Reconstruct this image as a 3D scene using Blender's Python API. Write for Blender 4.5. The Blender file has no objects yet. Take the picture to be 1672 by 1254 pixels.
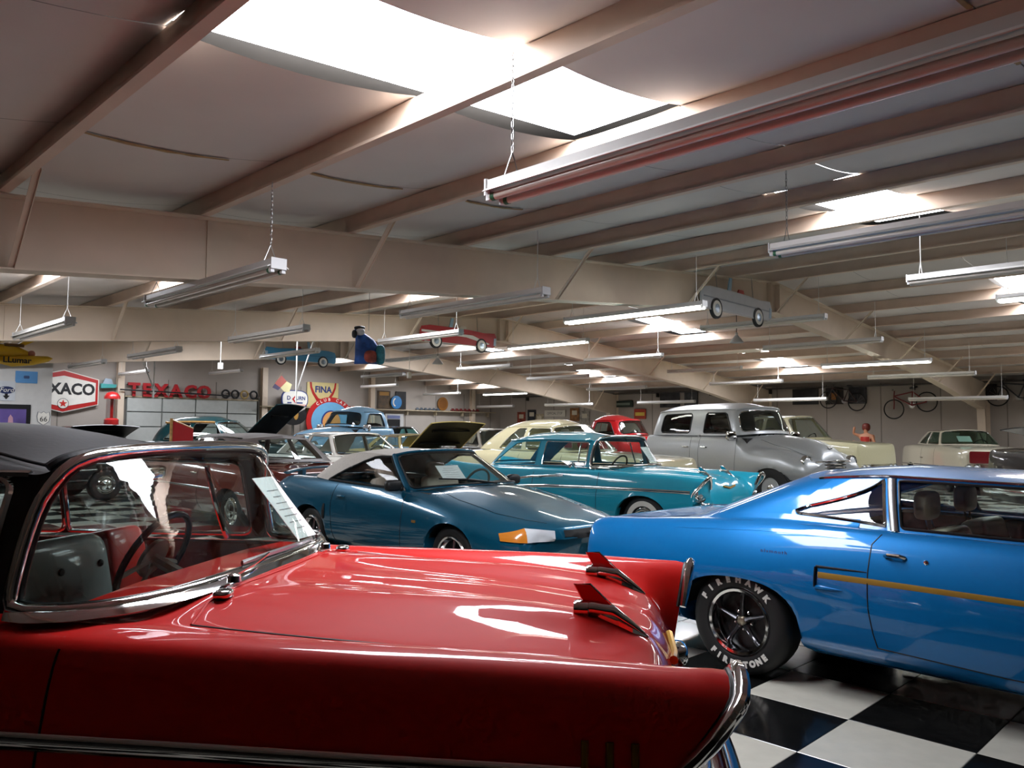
import bpy, bmesh, math, random
from mathutils import Vector, Matrix
from mathutils.bvhtree import BVHTree
PI = math.pi
random.seed(7)
SC = bpy.context.scene
COL = SC.collection

# ------------------------------------------------------------------ camera
CAM_H = 1.53
_yaw, _pit, _rol = math.radians(45.0), math.radians(3.32), math.radians(0.46)
_F = Vector((math.cos(_yaw)*math.cos(_pit), math.sin(_yaw)*math.cos(_pit), math.sin(_pit)))
_R0 = Vector((math.sin(_yaw), -math.cos(_yaw), 0))
_U0 = _R0.cross(_F)
_R = _R0*math.cos(_rol) + _U0*math.sin(_rol)
_U = _U0*math.cos(_rol) - _R0*math.sin(_rol)
cd = bpy.data.cameras.new('camera'); cam = bpy.data.objects.new('camera', cd); COL.objects.link(cam)
cd.sensor_width = 36.0; cd.lens = 1288.0/1672.0*36.0; cd.clip_start = 0.05; cd.clip_end = 200
M3 = Matrix((_R, _U, -_F)).transposed()
cam.matrix_world = Matrix.Translation((0, 0, CAM_H)) @ M3.to_4x4()
SC.camera = cam

# ------------------------------------------------------------------ world, exposure
w = bpy.data.worlds.new('world'); SC.world = w; w.use_nodes = True
w.node_tree.nodes['Background'].inputs[0].default_value = (0.75, 0.85, 1.0, 1)
w.node_tree.nodes['Background'].inputs[1].default_value = 0.6
SC.view_settings.view_transform = 'Standard'
SC.view_settings.look = 'None'
SC.view_settings.gamma = 1.0
SC.view_settings.use_curve_mapping = False
SC.view_settings.exposure = 0.6
cy_ = SC.cycles; cy_.max_bounces = 8; cy_.diffuse_bounces = 3; cy_.glossy_bounces = 4; cy_.transmission_bounces = 4; cy_.transparent_max_bounces = 16
cy_.caustics_reflective = False; cy_.caustics_refractive = False; cy_.sample_clamp_indirect = 10.0; cy_.use_adaptive_sampling = True; cy_.adaptive_threshold = .03; cy_.adaptive_min_samples = 12
SKY_STRENGTH = 17.0      # daylight through the translucent roof panels
TUBE_STRENGTH = 14.0     # lit fluorescent tubes

# ------------------------------------------------------------------ materials
def lin(c):
    if isinstance(c, str):
        c = c.lstrip('#'); c = [int(c[i:i+2], 16)/255 for i in (0, 2, 4)]
    return tuple((x/12.92 if x <= .04045 else ((x+.055)/1.055)**2.4) for x in c)
MATS = {}
def mat(name, col, rough=.5, metal=0., coat=0., var=.04, scale=6., spec=.5, emis=0., bump=0., coat_rough=.04, flake=0.):
    if name in MATS: return MATS[name]
    m = bpy.data.materials.new(name); m.use_nodes = True
    nt = m.node_tree; b = nt.nodes['Principled BSDF']
    c = lin(col)
    tc = nt.nodes.new('ShaderNodeTexCoord')
    no = nt.nodes.new('ShaderNodeTexNoise'); no.inputs['Scale'].default_value = scale; no.inputs['Detail'].default_value = 4
    nt.links.new(tc.outputs['Object'], no.inputs['Vector'])
    rp = nt.nodes.new('ShaderNodeValToRGB')
    rp.color_ramp.elements[0].position = .3; rp.color_ramp.elements[1].position = .7
    rp.color_ramp.elements[0].color = (*[x*(1-var) for x in c], 1)
    rp.color_ramp.elements[1].color = (*[min(1, x*(1+var)) for x in c], 1)
    nt.links.new(no.outputs['Fac'], rp.inputs['Fac'])
    nt.links.new(rp.outputs['Color'], b.inputs['Base Color'])
    b.inputs['Roughness'].default_value = rough
    b.inputs['Metallic'].default_value = metal
    b.inputs['Specular IOR Level'].default_value = spec
    b.inputs['Coat Weight'].default_value = coat
    b.inputs['Coat Roughness'].default_value = coat_rough
    if bump:
        bp = nt.nodes.new('ShaderNodeBump'); bp.inputs['Strength'].default_value = bump; bp.inputs['Distance'].default_value = .01
        nt.links.new(no.outputs['Fac'], bp.inputs['Height']); nt.links.new(bp.outputs['Normal'], b.inputs['Normal'])
    if emis:
        nt.links.new(rp.outputs['Color'], b.inputs['Emission Color']); b.inputs['Emission Strength'].default_value = emis
    MATS[name] = m
    return m
def paint(name, col, metal=0., rough=.35, coat=1.0, coat_rough=.03):
    return mat(name, col, rough, metal, coat, var=.02, scale=30, coat_rough=coat_rough, spec=.15)
def glass_mat(name, tint=(.8, .88, .86), refl=1.0, rough=.01):
    if name in MATS: return MATS[name]
    m = bpy.data.materials.new(name); m.use_nodes = True; nt = m.node_tree; nt.nodes.clear()
    out = nt.nodes.new('ShaderNodeOutputMaterial'); mix = nt.nodes.new('ShaderNodeMixShader')
    tr = nt.nodes.new('ShaderNodeBsdfTransparent'); tr.inputs[0].default_value = (*tint, 1)
    gl = nt.nodes.new('ShaderNodeBsdfGlossy'); gl.inputs['Roughness'].default_value = rough
    # Schlick reflectance of a thin pane (same from both sides)
    ge = nt.nodes.new('ShaderNodeNewGeometry'); dp = nt.nodes.new('ShaderNodeVectorMath'); dp.operation = 'DOT_PRODUCT'
    nt.links.new(ge.outputs['Normal'], dp.inputs[0]); nt.links.new(ge.outputs['Incoming'], dp.inputs[1])
    def M_(op, a, b=None):
        n = nt.nodes.new('ShaderNodeMath'); n.operation = op
        for i, v in enumerate((a, b)):
            if v is None: continue
            if isinstance(v, (int, float)): n.inputs[i].default_value = v
            else: nt.links.new(v, n.inputs[i])
        return n.outputs[0]
    f5 = M_('POWER', M_('SUBTRACT', 1., M_('ABSOLUTE', dp.outputs['Value'])), 5.)
    mu = M_('MULTIPLY', M_('ADD', M_('MULTIPLY', f5, .91), .09), refl)
    nt.links.new(mu, mix.inputs[0])
    nt.links.new(tr.outputs[0], mix.inputs[1]); nt.links.new(gl.outputs[0], mix.inputs[2]); nt.links.new(mix.outputs[0], out.inputs[0])
    MATS[name] = m
    return m
def emit_mat(name, col, strength):
    if name in MATS: return MATS[name]
    m = bpy.data.materials.new(name); m.use_nodes = True; nt = m.node_tree; nt.nodes.clear()
    out = nt.nodes.new('ShaderNodeOutputMaterial'); e = nt.nodes.new('ShaderNodeEmission')
    e.inputs[0].default_value = (*lin(col), 1); e.inputs[1].default_value = strength
    nt.links.new(e.outputs[0], out.inputs[0]); MATS[name] = m
    return m
CHROME = mat('chrome', '#d8d8d8', .07, 1.0, var=.02)
STEEL = mat('brushed_steel', '#a8a8a8', .28, 1.0)
RUBBER = mat('rubber', '#101011', .6, var=.1, scale=20)
DARK = mat('dark_trim', '#0c0c0d', .5)
GASKET = mat('gasket', '#070707', .45)
GLASS = glass_mat('car_glass')
WHITEP = mat('white_enamel', '#e6e4df', .4)
INT_DARK = mat('interior_dark', '#141313', .7)
WHITEWALL = mat('whitewall', '#e2dfd6', .5)

# ------------------------------------------------------------------ mesh helpers
class MB:
    def __init__(s): s.v = []; s.f = []
    def add(s, vs, fs):
        o = len(s.v); s.v.extend([tuple(p) for p in vs]); s.f.extend([tuple(i+o for i in f) for f in fs]); return s
    def box(s, c, d, rz=0., M=None):
        x, y, z = d[0]/2, d[1]/2, d[2]/2
        vs = [Vector((a*x, b*y, e*z)) for e in (-1, 1) for b in (-1, 1) for a in (-1, 1)]
        if M is not None: vs = [M @ v for v in vs]
        if rz:
            R = Matrix.Rotation(rz, 3, 'Z'); vs = [R @ v for v in vs]
        C = Vector(c)
        return s.add([v+C for v in vs], [(0, 2, 3, 1), (4, 5, 7, 6), (0, 1, 5, 4), (2, 6, 7, 3), (0, 4, 6, 2), (1, 3, 7, 5)])
    def tube(s, path, r, n=8, closed=False, cap=True, sq=None):
        P = [Vector(p) for p in path]; N = len(P); rings = []
        up0 = None
        for i, p in enumerate(P):
            a = P[(i-1) % N] if (closed or i > 0) else p
            b = P[(i+1) % N] if (closed or i < N-1) else p
            t = (b-a)
            if t.length < 1e-9: t = Vector((1, 0, 0))
            t.normalize()
            if up0 is None:
                up0 = Vector((0, 0, 1)) if abs(t.z) < .9 else Vector((1, 0, 0))
            u = (up0 - t*up0.dot(t))
            if u.length < 1e-6: u = t.orthogonal()
            u.normalize(); up0 = u; w_ = t.cross(u)
            rr = r[i] if isinstance(r, (list, tuple)) else r
            ru, rw = (rr, rr) if sq is None else (rr*sq[0], rr*sq[1])
            rings.append([p + u*ru*math.cos(2*PI*k/n) + w_*rw*math.sin(2*PI*k/n) for k in range(n)])
        vs = [q for ring in rings for q in ring]; fs = []
        M_ = N if closed else N-1
        for i in range(M_):
            j = (i+1) % N
            for k in range(n):
                l = (k+1) % n
                fs.append((i*n+k, i*n+l, j*n+l, j*n+k))
        if cap and not closed:
            fs.append(tuple(range(n))[::-1]); fs.append(tuple((N-1)*n+k for k in range(n)))
        return s.add(vs, fs)
    def lathe(s, prof, c=(0, 0, 0), axis='y', n=24, sgn=1, cap=True):
        # prof: (radius, height along axis)
        vs = []; fs = []
        for (r, h) in prof:
            for k in range(n):
                a = 2*PI*k/n; u, v_ = r*math.cos(a), r*math.sin(a)
                if axis == 'y': p = (u, h*sgn, v_)
                elif axis == 'x': p = (h*sgn, u, v_)
                else: p = (u, v_, h*sgn)
                vs.append((p[0]+c[0], p[1]+c[1], p[2]+c[2]))
        for i in range(len(prof)-1):
            for k in range(n):
                l = (k+1) % n; fs.append((i*n+k, i*n+l, (i+1)*n+l, (i+1)*n+k))
        if cap:
            fs.append(tuple(range(n))[::-1]); fs.append(tuple((len(prof)-1)*n+k for k in range(n)))
        return s.add(vs, fs)
    def prism(s, poly, d0, d1, f):
        # poly: 2D points; f(u, v, d) -> 3D
        n = len(poly)
        vs = [f(u, v, d0) for u, v in poly] + [f(u, v, d1) for u, v in poly]
        fs = [tuple(range(n))[::-1], tuple(range(n, 2*n))] + [(i, (i+1) % n, n+(i+1) % n, n+i) for i in range(n)]
        return s.add(vs, fs)
    def grid(s, rows, closed=False):
        n = len(rows[0]); vs = [p for r in rows for p in r]; fs = []
        for i in range(len(rows)-1):
            for k in range(n if closed else n-1):
                l = (k+1) % n
                fs.append((i*n+k, i*n+l, (i+1)*n+l, (i+1)*n+k))
        return s.add(vs, fs)
    def xf(s, M):
        s.v = [tuple(M @ Vector(p)) for p in s.v]; return s
    def mirror_y(s):
        o = len(s.v); s.v += [(x, -y, z) for x, y, z in s.v]; s.f += [tuple(i+o for i in f[::-1]) for f in s.f]; return s
    def mesh(s, name, smooth=40):
        me = bpy.data.meshes.new(name); me.from_pydata(s.v, [], s.f); me.update()
        if smooth:
            me.polygons.foreach_set('use_smooth', [True]*len(me.polygons))
            me.set_sharp_from_angle(angle=math.radians(smooth))
        return me
    def build(s, name, m, parent=None, smooth=40, label=None, clean=False):
        me = s.mesh(name, smooth)
        if clean:
            bm = bmesh.new(); bm.from_mesh(me)
            bmesh.ops.remove_doubles(bm, verts=bm.verts, dist=1e-5)
            bmesh.ops.recalc_face_normals(bm, faces=bm.faces); bm.to_mesh(me); bm.free()
        return link(name, me, m, parent, label)
def link(name, me, m, parent=None, label=None):
    if m is not None:
        me.materials.clear()
        for q in (m if isinstance(m, (list, tuple)) else [m]): me.materials.append(q)
    o = bpy.data.objects.new(name, me); COL.objects.link(o)
    if parent is not None: o.parent = parent
    if label: o['label'] = label
    return o
def thing(name, label, cat, loc=(0, 0, 0), rz=0., group=None):
    o = bpy.data.objects.new(name, None); COL.objects.link(o); o.empty_display_size = .1
    o.location = loc; o.rotation_euler = (0, 0, rz); o['label'] = label; o['category'] = cat
    if group: o['group'] = group
    return o
def tag(o, label, cat, group=None, kind=None):
    o['label'] = label; o['category'] = cat
    if group: o['group'] = group
    if kind: o['kind'] = kind
    return o
def struct(o):
    o['kind'] = 'structure'; return o
def dup_part(src, parent, loc=None, rot=None):
    o = src.copy(); COL.objects.link(o); o.parent = parent
    if loc is not None: o.location = loc
    if rot is not None: o.rotation_euler = rot
    return o
_fontcache = {}
def text_mesh(txt, size=1., extrude=0., offset=0., align='CENTER', spacing=1., sx=1., shear=0.):
    cu = bpy.data.curves.new('t', 'FONT'); cu.body = txt; cu.size = size; cu.extrude = extrude; cu.offset = offset
    cu.align_x = align; cu.align_y = 'CENTER'; cu.space_character = spacing; cu.resolution_u = 3; cu.shear = shear
    ob = bpy.data.objects.new('t', cu)
    me = bpy.data.meshes.new_from_object(ob)
    bpy.data.objects.remove(ob); bpy.data.curves.remove(cu)
    if sx != 1.:
        for v in me.vertices: v.co.x *= sx
    return me
def text_part(txt, parent, m, M, size=1., name='lettering', **k):
    me = text_mesh(txt, size, **k); me.transform(M); me.name = name
    return link(name, me, m, parent)
def frame_M(o, ux, uz):
    # matrix taking (x, y, z) of flat text to world: x->ux, y->uz, z->normal
    ux = Vector(ux).normalized(); uz = Vector(uz).normalized(); n = ux.cross(uz)
    M = Matrix((ux, uz, n)).transposed().to_4x4(); M.translation = Vector(o); return M
def hermite(keys, x):
    # keys: sorted list (x, tuple); monotone-ish cubic
    n = len(keys)
    if x <= keys[0][0]: return keys[0][1]
    if x >= keys[-1][0]: return keys[-1][1]
    for i in range(n-1):
        if keys[i][0] <= x <= keys[i+1][0]: break
    x0, p0 = keys[i]; x1, p1 = keys[i+1]; h = x1-x0; t = (x-x0)/h
    out = []
    for c in range(len(p0)):
        d = (p1[c]-p0[c])/h
        def slope(j, dj):
            if j == 0 or j == n-1: return dj
            a = (keys[j][1][c]-keys[j-1][1][c])/(keys[j][0]-keys[j-1][0]); b = (keys[j+1][1][c]-keys[j][1][c])/(keys[j+1][0]-keys[j][0])
            if a*b <= 0: return 0.
            h0 = keys[j][0]-keys[j-1][0]; h1 = keys[j+1][0]-keys[j][0]
            w1, w2 = 2*h1+h0, h1+2*h0
            return (w1+w2)/(w1/a+w2/b)
        m0, m1 = slope(i, d), slope(i+1, d)
        t2, t3 = t*t, t*t*t
        out.append((2*t3-3*t2+1)*p0[c] + (t3-2*t2+t)*h*m0 + (-2*t3+3*t2)*p1[c] + (t3-t2)*h*m1)
    return tuple(out)
def catmull_c(P, n):
    # centripetal spline: no overshoot on uneven spacing
    P = [Vector(p) for p in P]; P = [P[0]*2-P[1]]+P+[P[-1]*2-P[-2]]; out = []
    for i in range(1, len(P)-2):
        p0, p1, p2, p3 = P[i-1:i+3]
        t0 = 0.; t1 = t0+max(1e-6, (p1-p0).length**.5); t2 = t1+max(1e-6, (p2-p1).length**.5); t3 = t2+max(1e-6, (p3-p2).length**.5)
        for k in range(n):
            t = t1+(t2-t1)*k/n
            a1 = p0*((t1-t)/(t1-t0))+p1*((t-t0)/(t1-t0)); a2 = p1*((t2-t)/(t2-t1))+p2*((t-t1)/(t2-t1)); a3 = p2*((t3-t)/(t3-t2))+p3*((t-t2)/(t3-t2))
            b1 = a1*((t2-t)/(t2-t0))+a2*((t-t0)/(t2-t0)); b2 = a2*((t3-t)/(t3-t1))+a3*((t-t1)/(t3-t1))
            out.append(b1*((t2-t)/(t2-t1))+b2*((t-t1)/(t2-t1)))
    out.append(P[-2].copy()); return out
def catmull(P, n, closed=False):
    # dense polyline through points P (Vectors), n samples per segment
    P = [Vector(p) for p in P]; N = len(P); out = []
    segs = N if closed else N-1
    for i in range(segs):
        p1, p2 = P[i % N], P[(i+1) % N]
        p0 = P[(i-1) % N] if (closed or i > 0) else p1*2-p2
        p3 = P[(i+2) % N] if (closed or i < N-2) else p2*2-p1
        for k in range(n):
            t = k/n; t2 = t*t; t3 = t2*t
            out.append(.5*((2*p1)+(p2-p0)*t+(2*p0-5*p1+4*p2-p3)*t2+(3*p1-p0-3*p2+p3)*t3))
    if not closed: out.append(P[-1].copy())
    return out
# ================================================================== building shell
X0, X1, Y0, Y1 = -6.0, 27.6, -6.0, 28.4
RIDGE = 13.62
def roof_z(X):            # underside of the purlins
    return 3.14 + .0845*X if X <= RIDGE else 3.14 + .0845*RIDGE - .085*(X-RIDGE)
PUR_H = .2
WALL = mat('wall_liner', '#aba299', .75, var=.03, scale=2.)
WALL_TRIM = mat('wall_seam', '#847d75', .7)
BEAM = mat('beam_paint', '#dccab5', .55, var=.04, scale=3., bump=.05)
PURL = mat('purlin_paint', '#d9c3b0', .55, var=.06, scale=3.)
INSUL = mat('insulation_vinyl', '#dad3cd', .55, var=.04, scale=1.2, bump=.15)
TAPE = mat('seam_tape', '#a88a5c', .6, var=.2, scale=14)
T_WHITE = mat('tile_white', '#c3bfb2', .16, var=.05, scale=9., coat=.3, coat_rough=.1)
T_BLACK = mat('tile_black', '#121212', .16, var=.3, scale=9., coat=.3, coat_rough=.1)
SLAB = mat('slab_concrete', '#5b5955', .7)
SKYPANEL = emit_mat('skylight_glow', '#f2f6ff', SKY_STRENGTH)

# ---- floor and its checker tiles
floor = struct(MB().box(((X0+X1)/2, (Y0+Y1)/2, -.06), (X1-X0, Y1-Y0, .11)).build('floor', SLAB, smooth=0))
TS = .61; TX, TY = 4.326, 2.376
def tile_mesh(s):
    a = s/2-.0012; b = a-.003; h = .005
    vs = [(-a, -a, 0), (a, -a, 0), (a, a, 0), (-a, a, 0), (-a, -a, h-.002), (a, -a, h-.002), (a, a, h-.002), (-a, a, h-.002), (-b, -b, h), (b, -b, h), (b, b, h), (-b, b, h)]
    fs = [(8, 9, 10, 11)]+[(i, (i+1) % 4, 4+(i+1) % 4, 4+i) for i in range(4)]+[(4+i, 4+(i+1) % 4, 8+(i+1) % 4, 8+i) for i in range(4)]
    return vs, fs
tv, tf = tile_mesh(TS)
def cam_px(p):
    d = Vector(p)-Vector((0, 0, CAM_H)); z = d.dot(_F)
    if z < .3: return None
    return 836+1288*d.dot(_R)/z, 627-1288*d.dot(_U)/z, z
cells = []
for i in range(-18, 39):
    for j in range(-14, 44):
        x, y = TX+(i+.5)*TS, TY+(j+.5)*TS
        if X0 < x-TS/2 and x+TS/2 < X1 and Y0 < y-TS/2 and y+TS/2 < Y1:
            q = cam_px((x, y, 0)); pr_ = 9e9
            if q:
                if q[0] > 1040 and 930 < q[1] < 1400 and q[0] < 1900: pr_ = q[2]
                elif 30 < q[0] < 470 and 765 < q[1] < 910: pr_ = q[2]+4
                elif q[0] > 900 and 840 < q[1] < 1000: pr_ = q[2]+30
            cells.append((pr_, x, y, (i+j) % 2))
cells.sort()
mw = MB().add(tv, tf).mesh('tile', 0); mw.materials.append(T_WHITE)
mk = MB().add(tv, tf).mesh('tile', 0); mk.materials.append(T_BLACK)
for k, (p, x, y, par) in enumerate(cells[:290]):
    o = bpy.data.objects.new('tile', mw if par else mk); COL.objects.link(o); o.parent = floor
    o.location = (x, y, -.0045)
mb = MB(); mi = []
for (p, x, y, par) in cells[290:]:
    mb.add([(a+x, b+y, c-.0045) for a, b, c in tv], tf); mi += [0 if par else 1]*len(tf)
me = mb.mesh('floor_tiles', 0)
o = link('floor_tiles', me, [T_WHITE, T_BLACK], floor); me.polygons.foreach_set('material_index', mi); o['kind'] = 'stuff'

# ---- walls
def wall(name, pts, n=(0, 0)):
    # pts: polyline base (two points) ; top follows the roof
    (xa, ya), (xb, yb) = pts; K = 24; vs = []
    for k in range(K+1):
        x, y = xa+(xb-xa)*k/K, ya+(yb-ya)*k/K
        t = roof_z(x)+PUR_H+.1
        vs += [(x, y, -.05), (x, y, t), (x+n[0]*.2, y+n[1]*.2, -.05), (x+n[0]*.2, y+n[1]*.2, t)]
    fs = []
    for k in range(K):
        a, b = 4*k, 4*k+4
        fs += [(a, b, b+1, a+1), (a+2, a+3, b+3, b+2), (a+1, b+1, b+3, a+3)]
    return struct(MB().add(vs, fs).build(name, WALL, smooth=0))
wb = wall('wall_back', ((X0, Y1), (X1, Y1)), (0, 1))
wr = wall('wall_right', ((X1, Y0), (X1, Y1)), (1, 0))
DWALL = mat('wall_unseen_darkened', '#3b322c', .6)  # unseen walls, toned dark so the red car's side reflects darkness
wl = wall('wall_left', ((X0, Y0), (X0, Y1)), (-1, 0)); wl.data.materials[0] = DWALL
wf = wall('wall_front', ((X0, Y0), (X1, Y0)), (0, -1)); wf.data.materials[0] = DWALL
# vertical liner seams and the horizontal girt flashing on the two walls in view
sm = MB().box((0, 0, 1.6), (.03, .012, 3.2)).mesh('liner_seam', 0); sm.materials.append(WALL_TRIM)
for k in range(19):
    o = bpy.data.objects.new('liner_seam', sm); COL.objects.link(o); o.parent = wb; o.location = (-4.6+k*1.75, Y1-.006, 0)
for k in range(18):
    o = bpy.data.objects.new('liner_seam', sm); COL.objects.link(o); o.parent = wr; o.location = (X1-.006, -4.8+k*1.85, 0); o.rotation_euler.z = PI/2
# wall columns (tapered steel legs) on the back wall and under each rafter
for x in (1.2, 9.5, 14.75, 19.75, 25.6):
    b = MB().box((0, 0, 1.9), (.22, .012, 3.9)).box((0, -.09, 1.9), (.01, .18, 3.9)).box((0, -.18, 1.9), (.22, .012, 3.9))
    o = b.build('wall_column', BEAM, wb, smooth=0); o.location = (x, Y1-.02, 0)

# ---- roof: panels of insulation sagging between the purlins
ceil = struct(MB().add([(X0-.2, Y0-.2, roof_z(X0-.2)+.42), (RIDGE, Y0-.2, roof_z(RIDGE)+.42), (X1+.2, Y0-.2, roof_z(X1+.2)+.42),
                 (X0-.2, Y1+.2, roof_z(X0-.2)+.42), (RIDGE, Y1+.2, roof_z(RIDGE)+.42), (X1+.2, Y1+.2, roof_z(X1+.2)+.42)],
                [(0, 3, 4, 1), (1, 4, 5, 2)]).build('ceiling', mat('roof_sheet', '#77736e', .5), smooth=0))
PX = [1.43+1.524*k for k in range(-5, 17)]
PX = [X0] + [p for p in PX if X0+.4 < p < X1-.3] + [X1]
SKYL = [(1.43, 4.478), (7.526, 10.574), (15.146, 18.194), (21.242, 24.29)]
SKY_Y = [(2.9, 3.83), (10.8, 11.75), (18.25, 19.2), (25.4, 26.35)]  # farthest row added to brighten the back wall
def ybreaks():
    ys = [Y0]; 
    marks = sorted([a for a, b in SKY_Y]+[b for a, b in SKY_Y])
    prev = Y0; out = [Y0]
    for m_ in marks+[Y1]:
        n = max(1, round((m_-prev)/1.83)) if (m_-prev) > 1.2 else 1
        out += [prev+(m_-prev)*k/n for k in range(1, n+1)]; prev = m_
    return out
YB = ybreaks()
panel_cache = {}
def panel_mesh(dx, dy, slope):
    key = (round(dx, 3), round(dy, 3), round(slope, 4))
    if key in panel_cache: return panel_cache[key]
    rows = []
    nx, ny = 10, 4
    for i in range(nx+1):
        s = i/nx; r = []
        for j in range(ny+1):
            t = j/ny
            e = .012*(1-min(1, min(t, 1-t)*ny))      # edges tuck up at the seam
            r.append((dx*s, dy*t, slope*dx*s - .055*math.sin(PI*s)**.8 + e))
        rows.append(r)
    me = MB().grid(rows).mesh('insulation_panel', 60); me.materials.append(INSUL); panel_cache[key] = me
    return me
pan = []
for a, b in zip(PX[:-1], PX[1:]):
    sl = (roof_z(b)-roof_z(a))/(b-a)
    for c, d in zip(YB[:-1], YB[1:]):
        sky = any(s0-.05 < a and b < s1+.05 for s0, s1 in SKYL) and any(abs(c-y0) < .02 and abs(d-y1) < .02 for y0, y1 in SKY_Y)
        z0 = roof_z(a)+PUR_H
        if sky:
            o = MB().add([(0, 0, 0), (b-a, 0, sl*(b-a)), (b-a, d-c, sl*(b-a)), (0, d-c, 0)], [(0, 3, 2, 1)]).build('skylight_panel', SKYPANEL, ceil, smooth=0)
            o.location = (a, c, z0+.05); o['label'] = 'glowing translucent skylight panel'
            continue
        q = cam_px(((a+b)/2, (c+d)/2, z0)); vis = q is not None and -150 < q[0] < 1850 and -200 < q[1] < 720
        pan.append((q[2] if vis else 1e6, a, b, c, d, sl, z0))
pan.sort()
mb = MB()
for k, (dist, a, b, c, d, sl, z0) in enumerate(pan):
    me = panel_mesh(b-a, d-c-.008, sl)
    if k < 290:
        o = bpy.data.objects.new('insulation_panel', me); COL.objects.link(o); o.parent = ceil; o.location = (a, c+.004, z0)
    else:
        mb.add([(v.co.x+a, v.co.y+c+.004, v.co.z+z0) for v in me.vertices], [tuple(p.vertices) for p in me.polygons])
o = mb.build('insulation_panels', INSUL, ceil, smooth=60); o['kind'] = 'stuff'
# torn tape along a few seams
for (a, yy, s0, s1) in ((1.43, 5.66, .05, .75), (2.954, 5.66, .05, .8), (4.478, 5.66, .3, .8), (2.954, 1.05, 0.1, .95), (1.43, 1.05, .1, .9), (4.478, 1.05, .4, .6)):
    yy = min(YB, key=lambda t: abs(t-yy)); z0 = roof_z(a)+PUR_H; P = []
    for i in range(13):
        s = s0+(s1-s0)*i/12; P.append((a+1.524*s, yy+random.uniform(-.006, .006), z0+.0845*1.524*s-.055*math.sin(PI*s)**.8-.002))
    MB().tube(P, [.012+.01*random.random() for _ in P], 6, sq=(.35, 1)).build('seam_tape', TAPE, ceil)
# purlins: Z sections lying on the rafters
def purlin_mesh():
    L = Y1-Y0; t = .006; h = PUR_H; fl = .065
    mb = MB()
    prof = [(-fl, 0), (0, 0), (0, h), (fl, h), (fl, h-t), (t, h-t), (t, -0.0), (t, -t), (-fl, -t)]
    prof = [(-fl, .02), (-fl, 0), (t, 0), (t, h-t), (fl, h-t), (fl, h), (0, h), (0, t), (-fl+t, t), (-fl+t, .02)]
    mb.prism(prof, 0, L, lambda u, v, d: (u, d, v))
    return mb.mesh('purlin', 0)
pm = purlin_mesh(); pm.materials.append(PURL)
for x in PX[1:-1]:
    o = bpy.data.objects.new('purlin', pm); COL.objects.link(o); o.parent = ceil; o.location = (x, Y0, roof_z(x))
# ---- rafters: tapered steel I sections spanning the hall, with knees, columns and diagonal flange braces
def rafter(Y, seen=True):
    def zb(X):
        if X < 20: return roof_z(X)-.57
        t = min(1, (X-20)/5.5)
        return roof_z(X)-.57-.25*t*t
    xs = [X0] + [X0+.8*k for k in range(1, 60) if X0+.8*k < X1-1.6]+[26.0]
    for p in (RIDGE,):
        xs.append(p)
    xs = sorted(set(xs))
    web = MB().grid([[(x, Y, zb(x)), (x, Y, roof_z(x)-.01)] for x in xs])
    fw, ft = .11, .012
    def strip(f, up):
        rows = [[(x, Y-fw, f(x)), (x, Y+fw, f(x)), (x, Y+fw, f(x)+ft), (x, Y-fw, f(x)+ft)] for x in xs]
        return MB().grid(rows, closed=True)
    r = web.build('rafter', BEAM, ceil, smooth=20)
    strip(zb, 0).build('bottom_flange', BEAM, r, smooth=20)
    strip(lambda x: roof_z(x)-.014, 1).build('top_flange', BEAM, r, smooth=20)
    # column with a haunched knee
    z1 = roof_z(26.0)
    c = MB()
    c.prism([(26.0, zb(26.0)), (26.0, z1-.02), (X1-.06, roof_z(X1-.06)-.02), (X1-.06, 0), (X1-.42, 0), (X1-.62, zb(26.0)-.12)], Y-.006, Y+.006, lambda u, v, d: (u, d, v))
    c.prism([(26.0, zb(26.0)), (X1-.62, zb(26.0)-.12), (X1-.42, 0), (X1-.43, 0), (X1-.64, zb(26.0)-.135), (26.0, zb(26.0)-.014)], Y-.11, Y+.11, lambda u, v, d: (u, d, v))
    c.box((X1-.05, Y, 1.6), (.012, .22, 3.2))
    c.build('column', BEAM, r, smooth=0)
    # stiffener plates and splice
    for x in (2.99, RIDGE-.15, RIDGE+.15):
        MB().box((x, Y, (zb(x)+roof_z(x))/2), (.008, .2 if x > 5 else .03, roof_z(x)-zb(x)-.03)).build('stiffener_plate', BEAM, r, smooth=0)
    for k, x in enumerate([1.43+1.524*2*k for k in range(-2, 9)]):
        if x < X0+.3 or x > X1-1.2: continue
        b = MB()
        p0 = Vector((x+.04, Y-.09, zb(x)+.02)); p1 = Vector((x+.04, Y-.09-.62, roof_z(x)+.06))
        d = (p1-p0); L = d.length
        Mx = Matrix.Rotation(math.atan2(d.z, -d.y)*-1, 3, 'X')
        b.box((p0+p1)/2, (.045, L, .005), M=Mx).box((p0+p1)/2+Vector((.022, 0, 0)), (.005, L, .045), M=Mx)
        b.build('flange_brace', BEAM, r, smooth=0)
for Y in (-.35, 6.86, 14.0, 21.1):
    rafter(Y)
# ---- white partition of the side room at the far left, with its end wall
PART = mat('partition_paint', '#c6c5c2', .6)
pt = struct(MB().box((-.2, 21.37, 1.52), (11.6, .14, 3.04)).box((5.53, 24.92, 1.52), (.14, 6.95, 3.03)).build('wall_partition', PART, smooth=0))
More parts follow.
